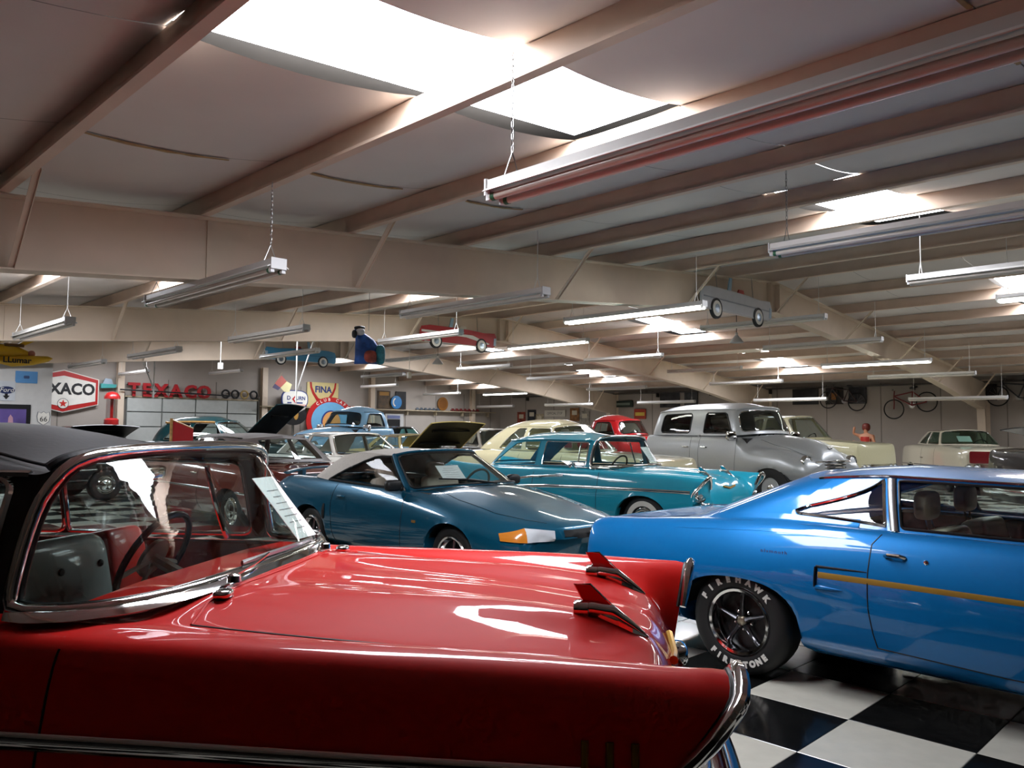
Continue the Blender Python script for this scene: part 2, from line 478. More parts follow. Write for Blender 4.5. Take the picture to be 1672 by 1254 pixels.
# ================================================================== car building kit
def pillow(mb, c, d, e=.35, n=14, m=10, rz=0., M=None):
    # superellipsoid: a rounded box
    def sp(v, p): return math.copysign(abs(v)**p, v)
    rows = []
    for i in range(m+1):
        ph = -PI/2+PI*i/m; r = []
        for k in range(n):
            th = 2*PI*k/n
            p = Vector((d[0]/2*sp(math.cos(ph), e)*sp(math.cos(th), e), d[1]/2*sp(math.cos(ph), e)*sp(math.sin(th), e), d[2]/2*sp(math.sin(ph), e)))
            if M is not None: p = M @ p
            if rz: p = Matrix.Rotation(rz, 3, 'Z') @ p
            r.append(tuple(p+Vector(c)))
        rows.append(r)
    return mb.grid(rows, closed=True)
def pillow3(mb, c, d, e=.35, **k):
    return pillow(mb, c, d, e, n=28, m=16, **k)

class Car:
    def __init__(s, name, label, cat, loc, head, body_mat, scale=1., **k):
        s.root = thing(name, label, cat, (loc[0], loc[1], 0), math.radians(head), **k)
        s.root.scale = (scale,)*3
        s.pm = body_mat; s.bvh = None
    def part(s, name, mb, m, parent=None, label=None, smooth=40):
        return mb.build(name, m, parent or s.root, smooth=smooth, label=label)
    # ---------------- lower body
    def body(s, rows, arches=(), opening=None, nv=4, step=.06, sharp=(), arch_from=4, name='body', mat_=None, caps=True):
        nc = len(rows[0][1]); rows = sorted(rows, key=lambda r: r[0])
        keys = [[(r[0], (r[1][i][2] if len(r[1][i]) > 2 else 0., r[1][i][0], r[1][i][1])) for r in rows] for i in range(nc)]
        xs = set(r[0] for r in rows); a, b = rows[0][0], rows[-1][0]
        n = int((b-a)/step); xs |= set(a+(b-a)*k/n for k in range(n+1))
        for (xc, zc, r, h, p) in arches:
            xs |= set(xc+r*math.cos(PI*k/20) for k in range(21)); xs |= {xc-r-.004, xc+r+.004}
        if opening: xs |= {opening[0], opening[1]}
        xs = sorted(xs); xs = [x for i, x in enumerate(xs) if i == 0 or x-xs[i-1] > .0015]
        half = []
        for x in xs:
            cp = [hermite(keys[i], x) for i in range(nc)]
            cp = [Vector((x+d, y, z)) for d, y, z in cp]
            pts = []
            brk = [0]+[i for i in sharp if 0 < i < nc-1]+[nc-1]
            for i0, i1 in zip(brk[:-1], brk[1:]):
                seg = catmull(cp[i0:i1+1], nv)
                pts += seg if not pts else seg[1:]
            for (xc, zc, r, h, p) in arches:
                for q in range(arch_from*nv, len(pts)):
                    dx = abs(pts[q].x-xc)
                    if dx < r:
                        za = zc + h*(1-(dx/r)**p)**(1/p)
                        if pts[q].z < za: pts[q].z = za
            half.append(pts)
        nv_tot = len(half[0]); vs = []; fs = []; W = 2*nv_tot-1
        for pts in half:
            vs += [(p.x, -p.y, p.z) for p in pts[::-1]] + [(p.x, p.y, p.z) for p in pts[1:]]
        mid = nv_tot-1
        for i in range(len(xs)-1):
            xm = (xs[i]+xs[i+1])/2
            for k in range(W-1):
                if opening and opening[0] < xm < opening[1]:
                    j = min(abs(k-mid), abs(k+1-mid)); 
                    if max(abs(k-mid), abs(k+1-mid)) <= opening[2]*nv: continue
                fs.append((i*W+k, i*W+k+1, (i+1)*W+k+1, (i+1)*W+k))
        if caps:
            for i in (0, len(xs)-1):
                z = vs[i*W][2]; o = len(vs); vs.append((xs[i], 0, z))
                L = [i*W+k for k in range(0, mid+1)]+[o]; R = [i*W+k for k in range(mid, W)]+[o]
                fs.append(tuple(L)); fs.append(tuple(R))
        mb = MB().add(vs, fs)
        s.bvh = BVHTree.FromPolygons([Vector(v) for v in vs], fs)
        s.xs = xs; s.half = half
        s.bodyo = s.part(name, mb, mat_ or s.pm, smooth=38)
        # underbody and wheel housings
        zb = min(p.z for h in half for p in h)
        yb = min(h[-1].y for h in half[len(half)//3:2*len(half)//3])
        mb = MB().box(((a+b)/2, 0, zb+.06), (b-a-.3, 1.0, .08))
        for (xc, zc, r, h, p) in arches:
            for sg in (-1, 1):
                sd = s.side(xc, zc+h+.03, sg)
                yo = abs(sd.y)-.03
                prof = [(r*1.02, yo-.42), (r*1.02, yo)]
                n = 20; v2 = []; 
                for rr, hh in prof:
                    v2 += [(xc+rr*math.cos(PI*k/n), sg*hh, zc+(h*1.03)*math.sin(PI*k/n)) for k in range(n+1)]
                f2 = [(k, k+1, n+2+k, n+1+k) for k in range(n)]+[tuple(range(n+1))]
                mb.add(v2, f2)
        s.part('underbody', mb, DARK)
        return s.bodyo
    def side(s, x, z, sg=-1, off=0.):
        h = s.bvh.ray_cast(Vector((x, sg*3, z)), Vector((0, -sg, 0)))
        if h[0] is None: return Vector((x, sg*.8, z))
        n = h[1]; n = n if n.y*sg > 0 else -n
        return h[0]+n*off
    def top(s, x, y, off=0.):
        h = s.bvh.ray_cast(Vector((x, y, 4)), Vector((0, 0, -1)))
        if h[0] is None: return Vector((x, y, .9))
        n = h[1]; n = n if n.z > 0 else -n
        return h[0]+n*off
    def front(s, y, z, off=0., d=1):
        h = s.bvh.ray_cast(Vector((d*5, y, z)), Vector((-d, 0, 0)))
        if h[0] is None: return Vector((d*2.2, y, z))
        return h[0]+Vector((d*off, 0, 0))
    def strip(s, pts, r=.012, name='side_trim', m=None, sides=(-1, 1), sq=(1.4, .6), n=10, dense=12, off=0.):
        for sg in sides:
            P = []
            for (x0, z0), (x1, z1) in zip(pts[:-1], pts[1:]):
                for k in range(dense): P.append((x0+(x1-x0)*k/dense, z0+(z1-z0)*k/dense))
            P.append(pts[-1]); P = [s.side(x, z, sg, off) for x, z in P]
            s.part(name, MB().tube(P, r, n, sq=sq), m or CHROME)
    def gap(s, pts, sides=(-1, 1), r=.0035, name='door_gap'):
        s.strip(pts, r, name, GASKET, sides, sq=(1, 1), n=6)
    def gap_top(s, pts, r=.003, name='hood_gap', mirror=True, m=None, dense=10):
        for sg in ((1, -1) if mirror else (1,)):
            P = []
            for (x0, y0), (x1, y1) in zip(pts[:-1], pts[1:]):
                for k in range(dense): P.append(s.top(x0+(x1-x0)*k/dense, sg*(y0+(y1-y0)*k/dense)))
            P.append(s.top(pts[-1][0], sg*pts[-1][1]))
            s.part(name, MB().tube(P, r, 6), m or GASKET)
    # ---------------- greenhouse
    def ring(s, nodes, n=6):
        B = catmull_c([a for a, b in nodes], n); T = catmull_c([b for a, b in nodes], n)
        s.B, s.T, s.rn = B, T, n; s.cxm = sum(p.x for p in B)/len(B)
    def S(s, u, v, sg=1, bulge=None):
        # u in node units along the half ring (negative: mirrored side), v 0..1
        if u < 0: u = -u; sg = -sg
        t = u*s.rn; i = max(0, min(int(t), len(s.B)-2)); f = t-i
        b = s.B[i].lerp(s.B[i+1], f); a = s.T[i].lerp(s.T[i+1], f)
        p = b.lerp(a, v)
        tg = s.B[i+1]-s.B[i]; nrm = Vector((-tg.y, tg.x, 0))
        if nrm.length > 1e-9: nrm.normalize()
        if nrm.x*(p.x-s.cxm)+nrm.y*p.y < 0: nrm = -nrm
        bl = s.bulge if bulge is None else bulge
        if p.y > .2: p = p+nrm*bl*4*v*(1-v)*min(1, (p.y-.2)/.25)
        return Vector((p.x, p.y*sg, p.z))
    def window(s, u0, u1, name='side_window', poly=None, mg=(.06, .06, .06, .06), rad=.18, sg=1, glass=None, frame=True, trim=None, trim_r=.011, ff=None, inset=.006, fr_mat=None, aspect=None):
        """glass pane with rounded outline on the ruled surface between u0..u1; the sheet metal around it goes into ff"""
        glass = glass or GLASS
        if poly is None:
            a, b, c, d = mg[0], 1-mg[1], mg[2], 1-mg[3]; poly = []
            L = (s.S(u0, .5)-s.S((u0+u1)/2, .5)).length+(s.S(u1, .5)-s.S((u0+u1)/2, .5)).length
            H = (s.S((u0+u1)/2, 1)-s.S((u0+u1)/2, 0)).length
            rv = rad; ru = min(.45, rad*H/max(L, .01))
            for cx_, cy_, a0 in ((b-ru, d-rv, 0), (a+ru, d-rv, 90), (a+ru, c+rv, 180), (b-ru, c+rv, 270)):
                for k in range(6):
                    an = math.radians(a0+18*k); poly.append((cx_+ru*math.cos(an), cy_+rv*math.sin(an)))
        cx_ = sum(p[0] for p in poly)/len(poly); cy_ = sum(p[1] for p in poly)/len(poly)
        def hit(an, pl):
            dx, dy = math.cos(an), math.sin(an); best = None
            for (x0, y0), (x1, y1) in zip(pl, pl[1:]+pl[:1]):
                ex, ey = x1-x0, y1-y0; den = dx*ey-dy*ex
                if abs(den) < 1e-12: continue
                t = ((x0-cx_)*ey-(y0-cy_)*ex)/den; q = ((x0-cx_)*dy-(y0-cy_)*dx)/den
                if t > 0 and -1e-6 <= q <= 1+1e-6: best = t if best is None else max(best, t)
            return best or 0.
        rect = [(0, 0), (1, 0), (1, 1), (0, 1)]
        angs = sorted([2*PI*k/88 for k in range(88)]+[math.atan2(y-cy_, x-cx_) % (2*PI) for x, y in rect]+[math.atan2(y-cy_, x-cx_) % (2*PI) for x, y in poly])
        inn = [(a, hit(a, poly)) for a in angs]; out = [(a, hit(a, rect)) for a in angs]
        def mp(a, t, off=0.):
            u, v = cx_+t*math.cos(a), cy_+t*math.sin(a)
            p = s.S(u0+(u1-u0)*u, v, sg)
            if off:
                c = Vector((p.x*.2, p.y, 0)); 
                if c.length > .05: p = p-c.normalized()*off
            return p
        rows = [[mp(a, t*q, inset) for a, t in inn] for q in (1., .92, .84, .75, .65, .55, .45, .35, .25, .15, .07, .01)]
        g = s.part(name, MB().grid(rows, closed=True), glass, smooth=60)
        if frame and ff is not None:
            rows = [[mp(a, ti+(to-ti)*q) for (a, ti), (_, to) in zip(inn, out)] for q in (0, .5, 1.)]
            ff.grid([[mp(a, t, inset*2.5) for a, t in inn]]+rows, closed=True)
        P = [mp(a, t, -.002) for a, t in inn]
        P2 = [P[0]]
        for p in P[1:]:
            if (p-P2[-1]).length > .009: P2.append(p)
        if (P2[0]-P2[-1]).length < .009: P2.pop()
        s.loop = P2
        if trim: s.part('window_trim', MB().tube(P2, trim_r, 6, closed=True), trim, parent=g)
        return g
    def panel(s, u0, u1, ff, sg=1, n=6, m=8):
        ff.grid([[s.S(u0+(u1-u0)*i/n, k/m, sg) for k in range(m+1)] for i in range(n+1)])
    def roof(s, k=.25, ff=None, name='roof', m=None, lift=0., ny=14, pw=2., k0=None, fade=.5):
        mb = ff if ff is not None else MB()
        rows = []
        xf_ = max(p.x for p in s.T)
        for p in s.T:
            r = []
            kk = k
            if k0 is not None:
                t_ = max(0., min(1., (xf_-p.x)/fade)); kk = k0+(k-k0)*t_*t_*(3-2*t_)
            for i in range(ny+1):
                f = -1+2*i/ny; f = math.copysign(abs(f)**.8, f); y = p.y*f
                r.append((p.x, y, p.z+kk*(p.y*p.y-abs(y)**pw*abs(p.y)**(2-pw) if p.y else 0.)))
            rows.append(r)
        mb.grid(rows)
        return mb
    def rail(s, u0, u1, r=.012, m=None, name='drip_rail', n=24):
        for sg in (1, -1):
            P = [s.S(u0+(u1-u0)*i/n, 1., sg) for i in range(n+1)]
            P = [p+Vector((0, .006*sg, 0)) for p in P]
            s.part(name, MB().tube(P, r, 6), m or s.pm)
    # ---------------- wheels and fittings
    def wheels(s, xf, xr, y, R=.33, wd=.2, style='cap', rim=.19, ww=None, cap_mat=None, body=None, zc=None):
        prof = [(rim, wd*.42), (rim+.015, wd*.5), (rim+(R-rim)*.45, wd*.54), (R-.035, wd*.5), (R-.008, wd*.38), (R, wd*.2), (R, -wd*.2), (R-.008, -wd*.38), (R-.035, -wd*.5), (rim, -wd*.4)]
        ty = MB().lathe(prof, n=40, cap=False).mesh('wheel', 35)
        rimb = MB().lathe([(rim+.006, wd*.46), (rim-.004, wd*.5), (rim-.016, wd*.46), (rim-.03, wd*.2), (rim*.5, wd*.12), (.03, wd*.12)], n=36, cap=True)
        parts = []
        if style == 'cap':
            parts.append(('rim', rimb.mesh('rim', 35), cap_mat or CHROME))
            hc = MB().lathe([(rim-.01, wd*.46), (rim*.82, wd*.54), (rim*.6, wd*.5), (rim*.45, wd*.56), (rim*.2, wd*.62), (.01, wd*.64)], n=36).mesh('hubcap', 35)
            parts.append(('hubcap', hc, CHROME))
        elif style == 'steel':
            parts.append(('rim', rimb.mesh('rim', 35), body or s.pm))
            hc = MB().lathe([(rim*.62, wd*.22), (rim*.6, wd*.34), (rim*.4, wd*.46), (.01, wd*.5)], n=28).mesh('hubcap', 35)
            parts.append(('hubcap', hc, CHROME))
        else:  # five spoke
            parts.append(('rim', MB().lathe([(rim+.008, wd*.46), (rim-.002, wd*.52), (rim-.018, wd*.5), (rim-.026, wd*.36), (rim-.04, wd*.28), (rim-.045, -wd*.1)], n=40, cap=False).mesh('rim', 35), CHROME))
            back = MB().lathe([(rim-.02, -.0), (rim*.5, .015), (.02, .02)], n=30, cap=True).mesh('wheel_disc', 35); parts.append(('wheel_disc', back, DARK))
            sp = MB()
            for k in range(5):
                a = 2*PI*k/5+.31
                p0 = Vector((.03*math.cos(a), .062, .03*math.sin(a))); p1 = Vector(((rim-.022)*math.cos(a), .042, (rim-.022)*math.sin(a)))
                sp.tube([p0, p0.lerp(p1, .5)+Vector((0, .006, 0)), p1], [.03, .02, .026], 8, sq=(.6, 1.))
            parts.append(('spokes', sp.mesh('spokes', 50), mat('spoke_silver', '#77767a', .3, 1.)))
            nut = MB()
            for k in range(5):
                a = 2*PI*(k+.5)/5+.31; nut.lathe([(.011, .02), (.011, .05), (.004, .055)], c=(.058*math.cos(a), 0, .058*math.sin(a)), n=8)
            parts.append(('lug_nuts', nut.mesh('lug_nuts', 35), CHROME))
            parts.append(('centre_cap', MB().lathe([(.034, .04), (.032, .075), (.022, .085), (.005, .087)], n=20).mesh('centre_cap', 40), mat('cap_grey', '#a39a86', .3, .8)))
        if ww:
            parts.append(('whitewall', MB().lathe([(ww[0], wd*.535), (ww[0]+.004, wd*.552), (ww[1]-.004, wd*.552), (ww[1], wd*.53)], n=40, cap=False).mesh('whitewall', 35), WHITEWALL))
        s.wheel_objs = []
        for x in (xf, xr):
            for sg in (1, -1):
                o = link('wheel', ty, RUBBER, s.root); o.location = (x, sg*y, zc or R); o.rotation_euler = (0, 0, 0 if sg > 0 else PI)
                for nm, me, m_ in parts:
                    c = bpy.data.objects.new(nm, me); COL.objects.link(c); c.parent = o
                    if not me.materials: me.materials.append(m_)
                s.wheel_objs.append(o)
    def headlight(s, x, y, z, r=.09, both=True, ring=CHROME, tilt=0., depth=.05):
        for sg in ((1, -1) if both else (1,)):
            b = MB().lathe([(r*1.28, -depth), (r*1.3, .0), (r*1.2, .03), (r*1.02, .025), (r, .0)], c=(x, sg*y, z), axis='x', n=28, cap=False)
            o = s.part('headlight', b, ring)
            l = MB().lathe([(r, .002), (r*.85, .02), (r*.5, .034), (.004, .04)], c=(x, sg*y, z), axis='x', n=28, cap=False)
            s.part('lens', l, LENS, parent=o)
    def bumper(s, x, zc, yh, h=.07, back=.35, sgn=1, bow=.08, name='bumper', m=None, n=16):
        P = []
        for i in range(-n, n+1):
            t = i/n; y = yh*t; xx = x-bow*t*t
            if abs(t) > .86: xx -= back*((abs(t)-.86)/.14)**1.6
            P.append((sgn*xx, y, zc))
        s.part(name, MB().tube(P, h, 10, sq=(1., .55)), m or CHROME)
    def seat(s, x, z0, z1, yw, y=0., m=None, side_m=None, lean=.18, name='seat', depth=.5):
        m = m or INT_DARK
        mb = pillow3(MB(), (x+depth*.35, y, z0), (depth, yw, .18), .3)
        R = Matrix.Rotation(-lean, 3, 'Y')
        o = s.part(name, mb, m)
        b = pillow3(MB(), (x-.02, y, (z0+z1)/2+.02), (.17, yw, z1-z0), .28, M=R)
        s.part('backrest', b, m, parent=o)
        return o
    def interior(s, xa, xb, yw, zb, zf=.3, m=None, dash=True, dash_m=None):
        m = m or INT_DARK
        y = yw
        vs = [(xa, -y, zf), (xb, -y, zf), (xb, y, zf), (xa, y, zf), (xa, -y, zb), (xb, -y, zb), (xb, y, zb), (xa, y, zb)]
        s.part('cabin_tub', MB().add(vs, [(0, 1, 2, 3), (0, 1, 5, 4), (1, 2, 6, 5), (2, 3, 7, 6), (3, 0, 4, 7)]), m, smooth=0)
        if dash:
            prof = [(xb-.02, zb-.02), (xb-.30, zb-.03), (xb-.34, zb-.09), (xb-.30, zb-.28), (xb-.02, zb-.34)]
            s.part('dashboard', MB().prism(prof, -y*.98, y*.98, lambda u, v, d: (u, d, v)), dash_m or m)
    def steering(s, c, r=.2, tilt=.5, m=None, hub_m=None):
        m = m or DARK; R = Matrix.Rotation(tilt, 3, 'Y')
        P = [Vector(c)+R @ Vector((0, r*math.cos(2*PI*k/28), r*math.sin(2*PI*k/28))) for k in range(28)]
        o = s.part('steering_wheel', MB().tube(P, .014, 8, closed=True), m)
        b = MB()
        for a in (-.25, PI+.25, PI*1.5):
            b.tube([Vector(c), Vector(c)+R @ Vector((0, r*math.cos(a), r*math.sin(a)))], .011, 6)
        b.tube([Vector(c), Vector(c)+R @ Vector((.45, 0, 0))], .025, 8)
        s.part('steering_column', b, hub_m or m, parent=o)
        return o
    def mirror(s, x, z, sides=(-1,), size=(.05, .15, .1), m=None, stalk=True, y=None):
        for sg in sides:
            p = s.side(x, z, sg) if y is None else Vector((x, sg*y, z))
            c = p+Vector((0, sg*.12, .06))
            b = pillow(MB(), c, size, .6)
            o = s.part('door_mirror', b, m or CHROME)
            if stalk: s.part('stalk', MB().tube([p, p.lerp(c, .6)+Vector((0, 0, -.01)), c], .009, 6), m or CHROME, parent=o)
    def handle(s, x, z, sides=(-1, 1), L=.16, m=None):
        for sg in sides:
            P = [s.side(x+L/2, z, sg, .004), s.side(x+L/2-.02, z, sg, .03), s.side(x-L/2+.02, z, sg, .03), s.side(x-L/2, z, sg, .004)]
            s.part('door_handle', MB().tube(P, .012, 8), m or CHROME)
    def sheet(s, O, ux, uz, w=.2, h=.27, lines=6, title=('', '')):
        M = frame_M(O, ux, uz)
        o = s.part('price_sheet', MB().box((0, 0, 0), (w, h, .002)).xf(M), PAPER, smooth=0, label='white printed information sheet')
        b = MB()
        for k in range(lines):
            ww = w*random.uniform(.35, .7); b.box((0, h*(.28-.62*k/max(1, lines-1)), .0016), (ww, h*.012, .0006))
        s.part('print', b.xf(M), mat('ink', '#8f8d92', .7), parent=o, smooth=0)
        return o
PAPER = mat('paper', '#fbf8f8', .7)
LENS = mat('lamp_lens', '#d9dde0', .1, 0., coat=1.)
AMBER = mat('amber_lens', '#d7832a', .2, coat=1.)
REDLENS = mat('red_lens', '#8c1010', .2, coat=1.)
# ================================================================== tail-finned fifties cars (red hardtop and turquoise sedan)
LEATHER_G = mat('seat_grey_vinyl', '#8f9896', .38, var=.05, scale=14, coat=.2)
RED_VINYL = mat('seat_red_vinyl', '#a3231c', .4, coat=.2)
def t57_rows():
    R = [
     (-2.66, [(0, .70), (.2, .70), (.34, .70), (.46, .70), (.62, .72), (.79, 1.05, -.05), (.85, 1.03, -.05), (.88, .82), (.90, .58), (.88, .40), (.74, .30)]),
     (-2.58, [(0, .86), (.2, .86), (.34, .86), (.46, .86), (.62, .87), (.79, 1.055), (.85, 1.03), (.89, .82), (.92, .58), (.90, .38), (.78, .27)]),
     (-2.2, [(0, .96), (.2, .958), (.34, .955), (.46, .95), (.64, .95), (.79, 1.03), (.86, 1.0), (.90, .80), (.93, .58), (.91, .36), (.82, .24)]),
     (-1.75, [(0, 1.01), (.2, 1.008), (.34, 1.005), (.46, 1.0), (.66, .99), (.79, 1.005), (.86, .97), (.905, .80), (.935, .58), (.91, .36), (.82, .23)]),
     (-1.3, [(0, 1.02), (.2, 1.02), (.34, 1.018), (.46, 1.01), (.68, 1.0), (.79, .995), (.86, .96), (.905, .80), (.935, .58), (.91, .36), (.82, .22)]),
     (.3, [(0, 1.03), (.2, 1.03), (.34, 1.03), (.46, 1.02), (.70, 1.02), (.79, 1.005), (.865, .96), (.91, .78), (.935, .58), (.91, .36), (.82, .22)]),
     (.62, [(0, 1.035), (.2, 1.035), (.34, 1.035), (.46, 1.03), (.70, 1.02), (.79, 1.005), (.865, .965), (.91, .78), (.935, .58), (.91, .36), (.82, .22)]),
     (.90, [(0, 1.04), (.2, 1.038), (.34, 1.036), (.46, 1.025), (.66, .995), (.77, 1.0), (.862, .965), (.91, .78), (.935, .58), (.91, .36), (.82, .22)]),
     (1.3, [(0, 1.02), (.17, 1.016), (.32, 1.03), (.46, 1.01), (.655, .972), (.765, .998), (.862, .965), (.91, .78), (.935, .58), (.91, .36), (.82, .22)]),
     (1.7, [(0, 1.0), (.16, .992), (.31, 1.02), (.45, .985), (.65, .955), (.76, .995), (.86, .963), (.905, .78), (.93, .58), (.91, .36), (.82, .22)]),
     (1.98, [(0, .972), (.15, .962), (.31, 1.0), (.44, .952), (.64, .935), (.755, .988), (.858, .96), (.90, .79), (.925, .58), (.90, .36), (.82, .22)]),
     (2.12, [(0, .952), (.15, .94), (.31, .968), (.44, .928), (.63, .91), (.75, .982), (.856, .956), (.90, .80), (.92, .58), (.90, .37), (.82, .23)]),
     (2.22, [(0, .91), (.15, .90), (.31, .915), (.44, .885), (.61, .86), (.745, .975, .02), (.853, .95, .02), (.895, .82, -.005), (.915, .60, .0), (.89, .40), (.8, .26)]),
     (2.29, [(0, .80), (.15, .79), (.31, .79), (.44, .77), (.60, .76), (.735, .968, .045), (.848, .945, .05), (.89, .84, .0), (.905, .66, -.06), (.88, .42, -.03), (.78, .3)]),
     (2.32, [(0, .70), (.15, .69), (.31, .69), (.44, .68), (.59, .67), (.72, .955, .06), (.84, .935, .065), (.88, .855, .0), (.89, .70, -.12), (.86, .44, -.06), (.76, .34)]),
    ]
    return R
GOLD = mat('gold_anodised', '#b58a34', .3, .9)
def gunsight(c, x, y, fin_m):
    # hood ornament: chrome torpedo body with an upright fin
    for sg in (1, -1):
        def q(px_, dz, dy=0.): p = c.top(px_, sg*y); return Vector((px_, sg*y+dy, p.z+dz))
        z0 = c.top(x, sg*y).z
        P = [Vector((x-.04, sg*y, z0+.012)), Vector((x, sg*y, z0+.016)), Vector((x+.06, sg*y, z0+.008)), q(x+.10, .010), q(x+.14, .005), q(x+.165, .002)]
        o = c.part('hood_ornament', MB().tube(P, [.021, .024, .021, .015, .009, .003], 14), CHROME)
        c.part('rear_ring', MB().lathe([(.012, 0), (.024, -.002), (.028, .008), (.027, .04), (.022, .044)], c=(x-.05, sg*y, z0+.012), axis='x', n=18, cap=True), CHROME, parent=o)
        fin = [(x-.05, z0+.085), (x-.005, z0+.085), (x+.065, z0+.02), (x-.015, z0+.02)]
        c.part('fin', MB().prism(fin, sg*y-.004, sg*y+.004, lambda u, v, d: (u, d, v)), fin_m, parent=o, smooth=0)
        c.part('fin_edge', MB().tube([(fin[i][0], sg*y, fin[i][1]) for i in (3, 0, 1, 2)], .0045, 6), CHROME, parent=o)
        w = MB()
        vs = [q(x+.02, .010, .018), q(x+.08, .010, .038), q(x+.12, .008, .028), q(x+.165, .004, 0), q(x+.12, .008, -.028), q(x+.08, .010, -.038), q(x+.02, .010, -.018)]
        n = len(vs); w.add([tuple(v) for v in vs]+[tuple(v-Vector((0, 0, .012))) for v in vs], [tuple(range(n)), tuple(range(2*n-1, n-1, -1))]+[(i, (i+1) % n, n+(i+1) % n, n+i) for i in range(n)])
        c.part('wing', w, CHROME, parent=o, smooth=0)
def chevy57(name, label, loc, head, pm, style, **k):
    c = Car(name, label, 'car', loc, head, pm, **k)
    c.body(t57_rows(), arches=[(1.46, .33, .42, .36, 2.2), (-1.46, .33, .42, .33, 2.4)], opening=(-1.2, .60, 4), nv=4, arch_from=6)
    c.bulge = .004
    ht = style == 'hardtop'
    rz = 0 if ht else .02
    N = [((.875, 0, 1.052), (.56, 0, 1.462+rz)),
         ((.862, .33, 1.049), (.557, .30, 1.458+rz)),
         ((.80, .62, 1.042), (.55, .50, 1.447+rz)),
         ((.68, .745, 1.035), (.53, .60, 1.427+rz)),
         ((.515, .775, 1.03), (.50, .645, 1.395+rz)),
         ((.44, .78, 1.028), (.43, .652, 1.392+rz)),
         ((-.42, .775, 1.02), (-.40, .65, 1.40+rz)),
         ((-.52, .772, 1.02), (-.49, .65, 1.40+rz)),
         ((-1.22, .755, 1.01), (-.98, .635, 1.38+rz)),
         ((-1.50, .70, 1.01), (-1.12, .59, 1.365+rz)),
         ((-1.72, .45, 1.02), (-1.34, .40, 1.38+rz)),
         ((-1.78, 0, 1.025), (-1.42, 0, 1.40+rz))]
    c.ring(N, 16)
    ff = MB(); top_m = BLACKTOP if ht else pm
    # windscreen spans the centre line
    corner = [(.0, .42), (.004, .56), (.012, .69), (.028, .80), (.055, .885), (.10, .945), (.16, .975), (.24, .99), (.36, .995), (.5, .995)]
    low = [(.5, .004), (.2, .006), (.06, .012), (.022, .03), (.006, .08), (.001, .18), (.0, .3)]
    wp = [(1-a, b) for a, b in low[::-1]][:-1] if False else None
    left = low+corner
    wp = left + [(1-a, b) for a, b in corner[::-1][1:]] + [(1-a, b) for a, b in low[::-1][:-1]]
    c.window(-4.25, 4.25, 'windshield', poly=wp, ff=ff, glass=WSGLASS if ht else GLASS, inset=0.)
    loop = list(c.loop)
    for sg in (1, -1):
        c.panel(4.25, 5, ff, sg)
        if ht:
            c.window(5, 7, 'side_window', mg=(.02, .02, .03, .04), rad=.1, sg=sg, ff=ff, trim=CHROME)
            c.window(7, 8, 'quarter_window', mg=(.03, .06, .03, .04), rad=.12, sg=sg, ff=ff, trim=CHROME)
        else:
            c.window(5, 6, 'door_window', mg=(.02, .03, .05, .07), rad=.10, sg=sg, ff=ff, trim=CHROME, trim_r=.008)
            c.panel(6, 7, ff, sg)
            c.window(7, 9, 'quarter_window', poly=[(.02, .05), (.96, .05), (.9, .3), (.74, .62), (.52, .86), (.34, .93), (.03, .93)], sg=sg, ff=ff, trim=pm, trim_r=.006)
        if ht: c.panel(8, 9, ff, sg)
        c.panel(9, 10, ff, sg)
    c.window(10, 11.0, 'rear_window', mg=(.2, 0, .1, .1), rad=.1, sg=1, ff=ff) if False else None
    # wrap-around rear glass, one pane across the car
    half = [(10+i/8) for i in range(9)]
    rows = []
    for u in half: rows.append([c.S(u, .08+.84*j/6) for j in range(7)])
    rows2 = [[Vector((p.x, -p.y, p.z)) for p in r] for r in rows[::-1]]
    c.part('rear_window', MB().grid(rows+rows2[1:]), GLASS, smooth=60)
    for u0 in half[:-1]:
        for sg in (1, -1):
            ff.grid([[c.S(u, v, sg) for v in (0, .08)] for u in (u0, u0+.125)]); ff.grid([[c.S(u, v, sg) for v in (.92, 1.)] for u in (u0, u0+.125)])
    if ht:
        # the pillars below the roof line in black fabric too
        c.roof(k=.34, ff=ff, k0=.09, fade=.75)
    else:
        c.roof(k=.28, ff=ff, k0=.09, fade=.7)
    c.part('roof', ff, top_m, smooth=50, label='black vinyl roof covering' if ht else None)
    c.rail(4.6, 10, r=.012, m=CHROME if ht else pm)
    # windscreen surround: rounded stainless frame all the way round and the black gasket inside it
    o = c.part('windshield_frame', MB().tube([p+Vector((.012, 0, .0)) for p in loop], .019, 10, closed=True), CHROME, label='polished stainless windshield frame')
    loop2 = [p.lerp(Vector((.66, 0, 1.24)), .035)+Vector((.012, 0, 0)) for p in loop]
    c.part('gasket', MB().tube(loop2, .012, 8, closed=True), GASKET, parent=o)
    # flat stainless reveal along the base of the glass
    rows = []
    for i in range(81):
        u = -4.1+8.2*i/80; p = c.S(u, 0.); a = c.S(u-.05, 0.); b = c.S(u+.05, 0.); tg = b-a; nr = Vector((tg.y, -tg.x, 0)).normalized()
        if nr.x < 0: nr = -nr
        w_ = .052*min(1., .35+(4.1-abs(u))*1.2)
        rows.append([p+nr*.008+Vector((0, 0, .012)), p+nr*w_*.55+Vector((0, 0, .006)), p+nr*w_+Vector((0, 0, -.014))])
    c.part('windshield_reveal', MB().grid(rows), CHROME)
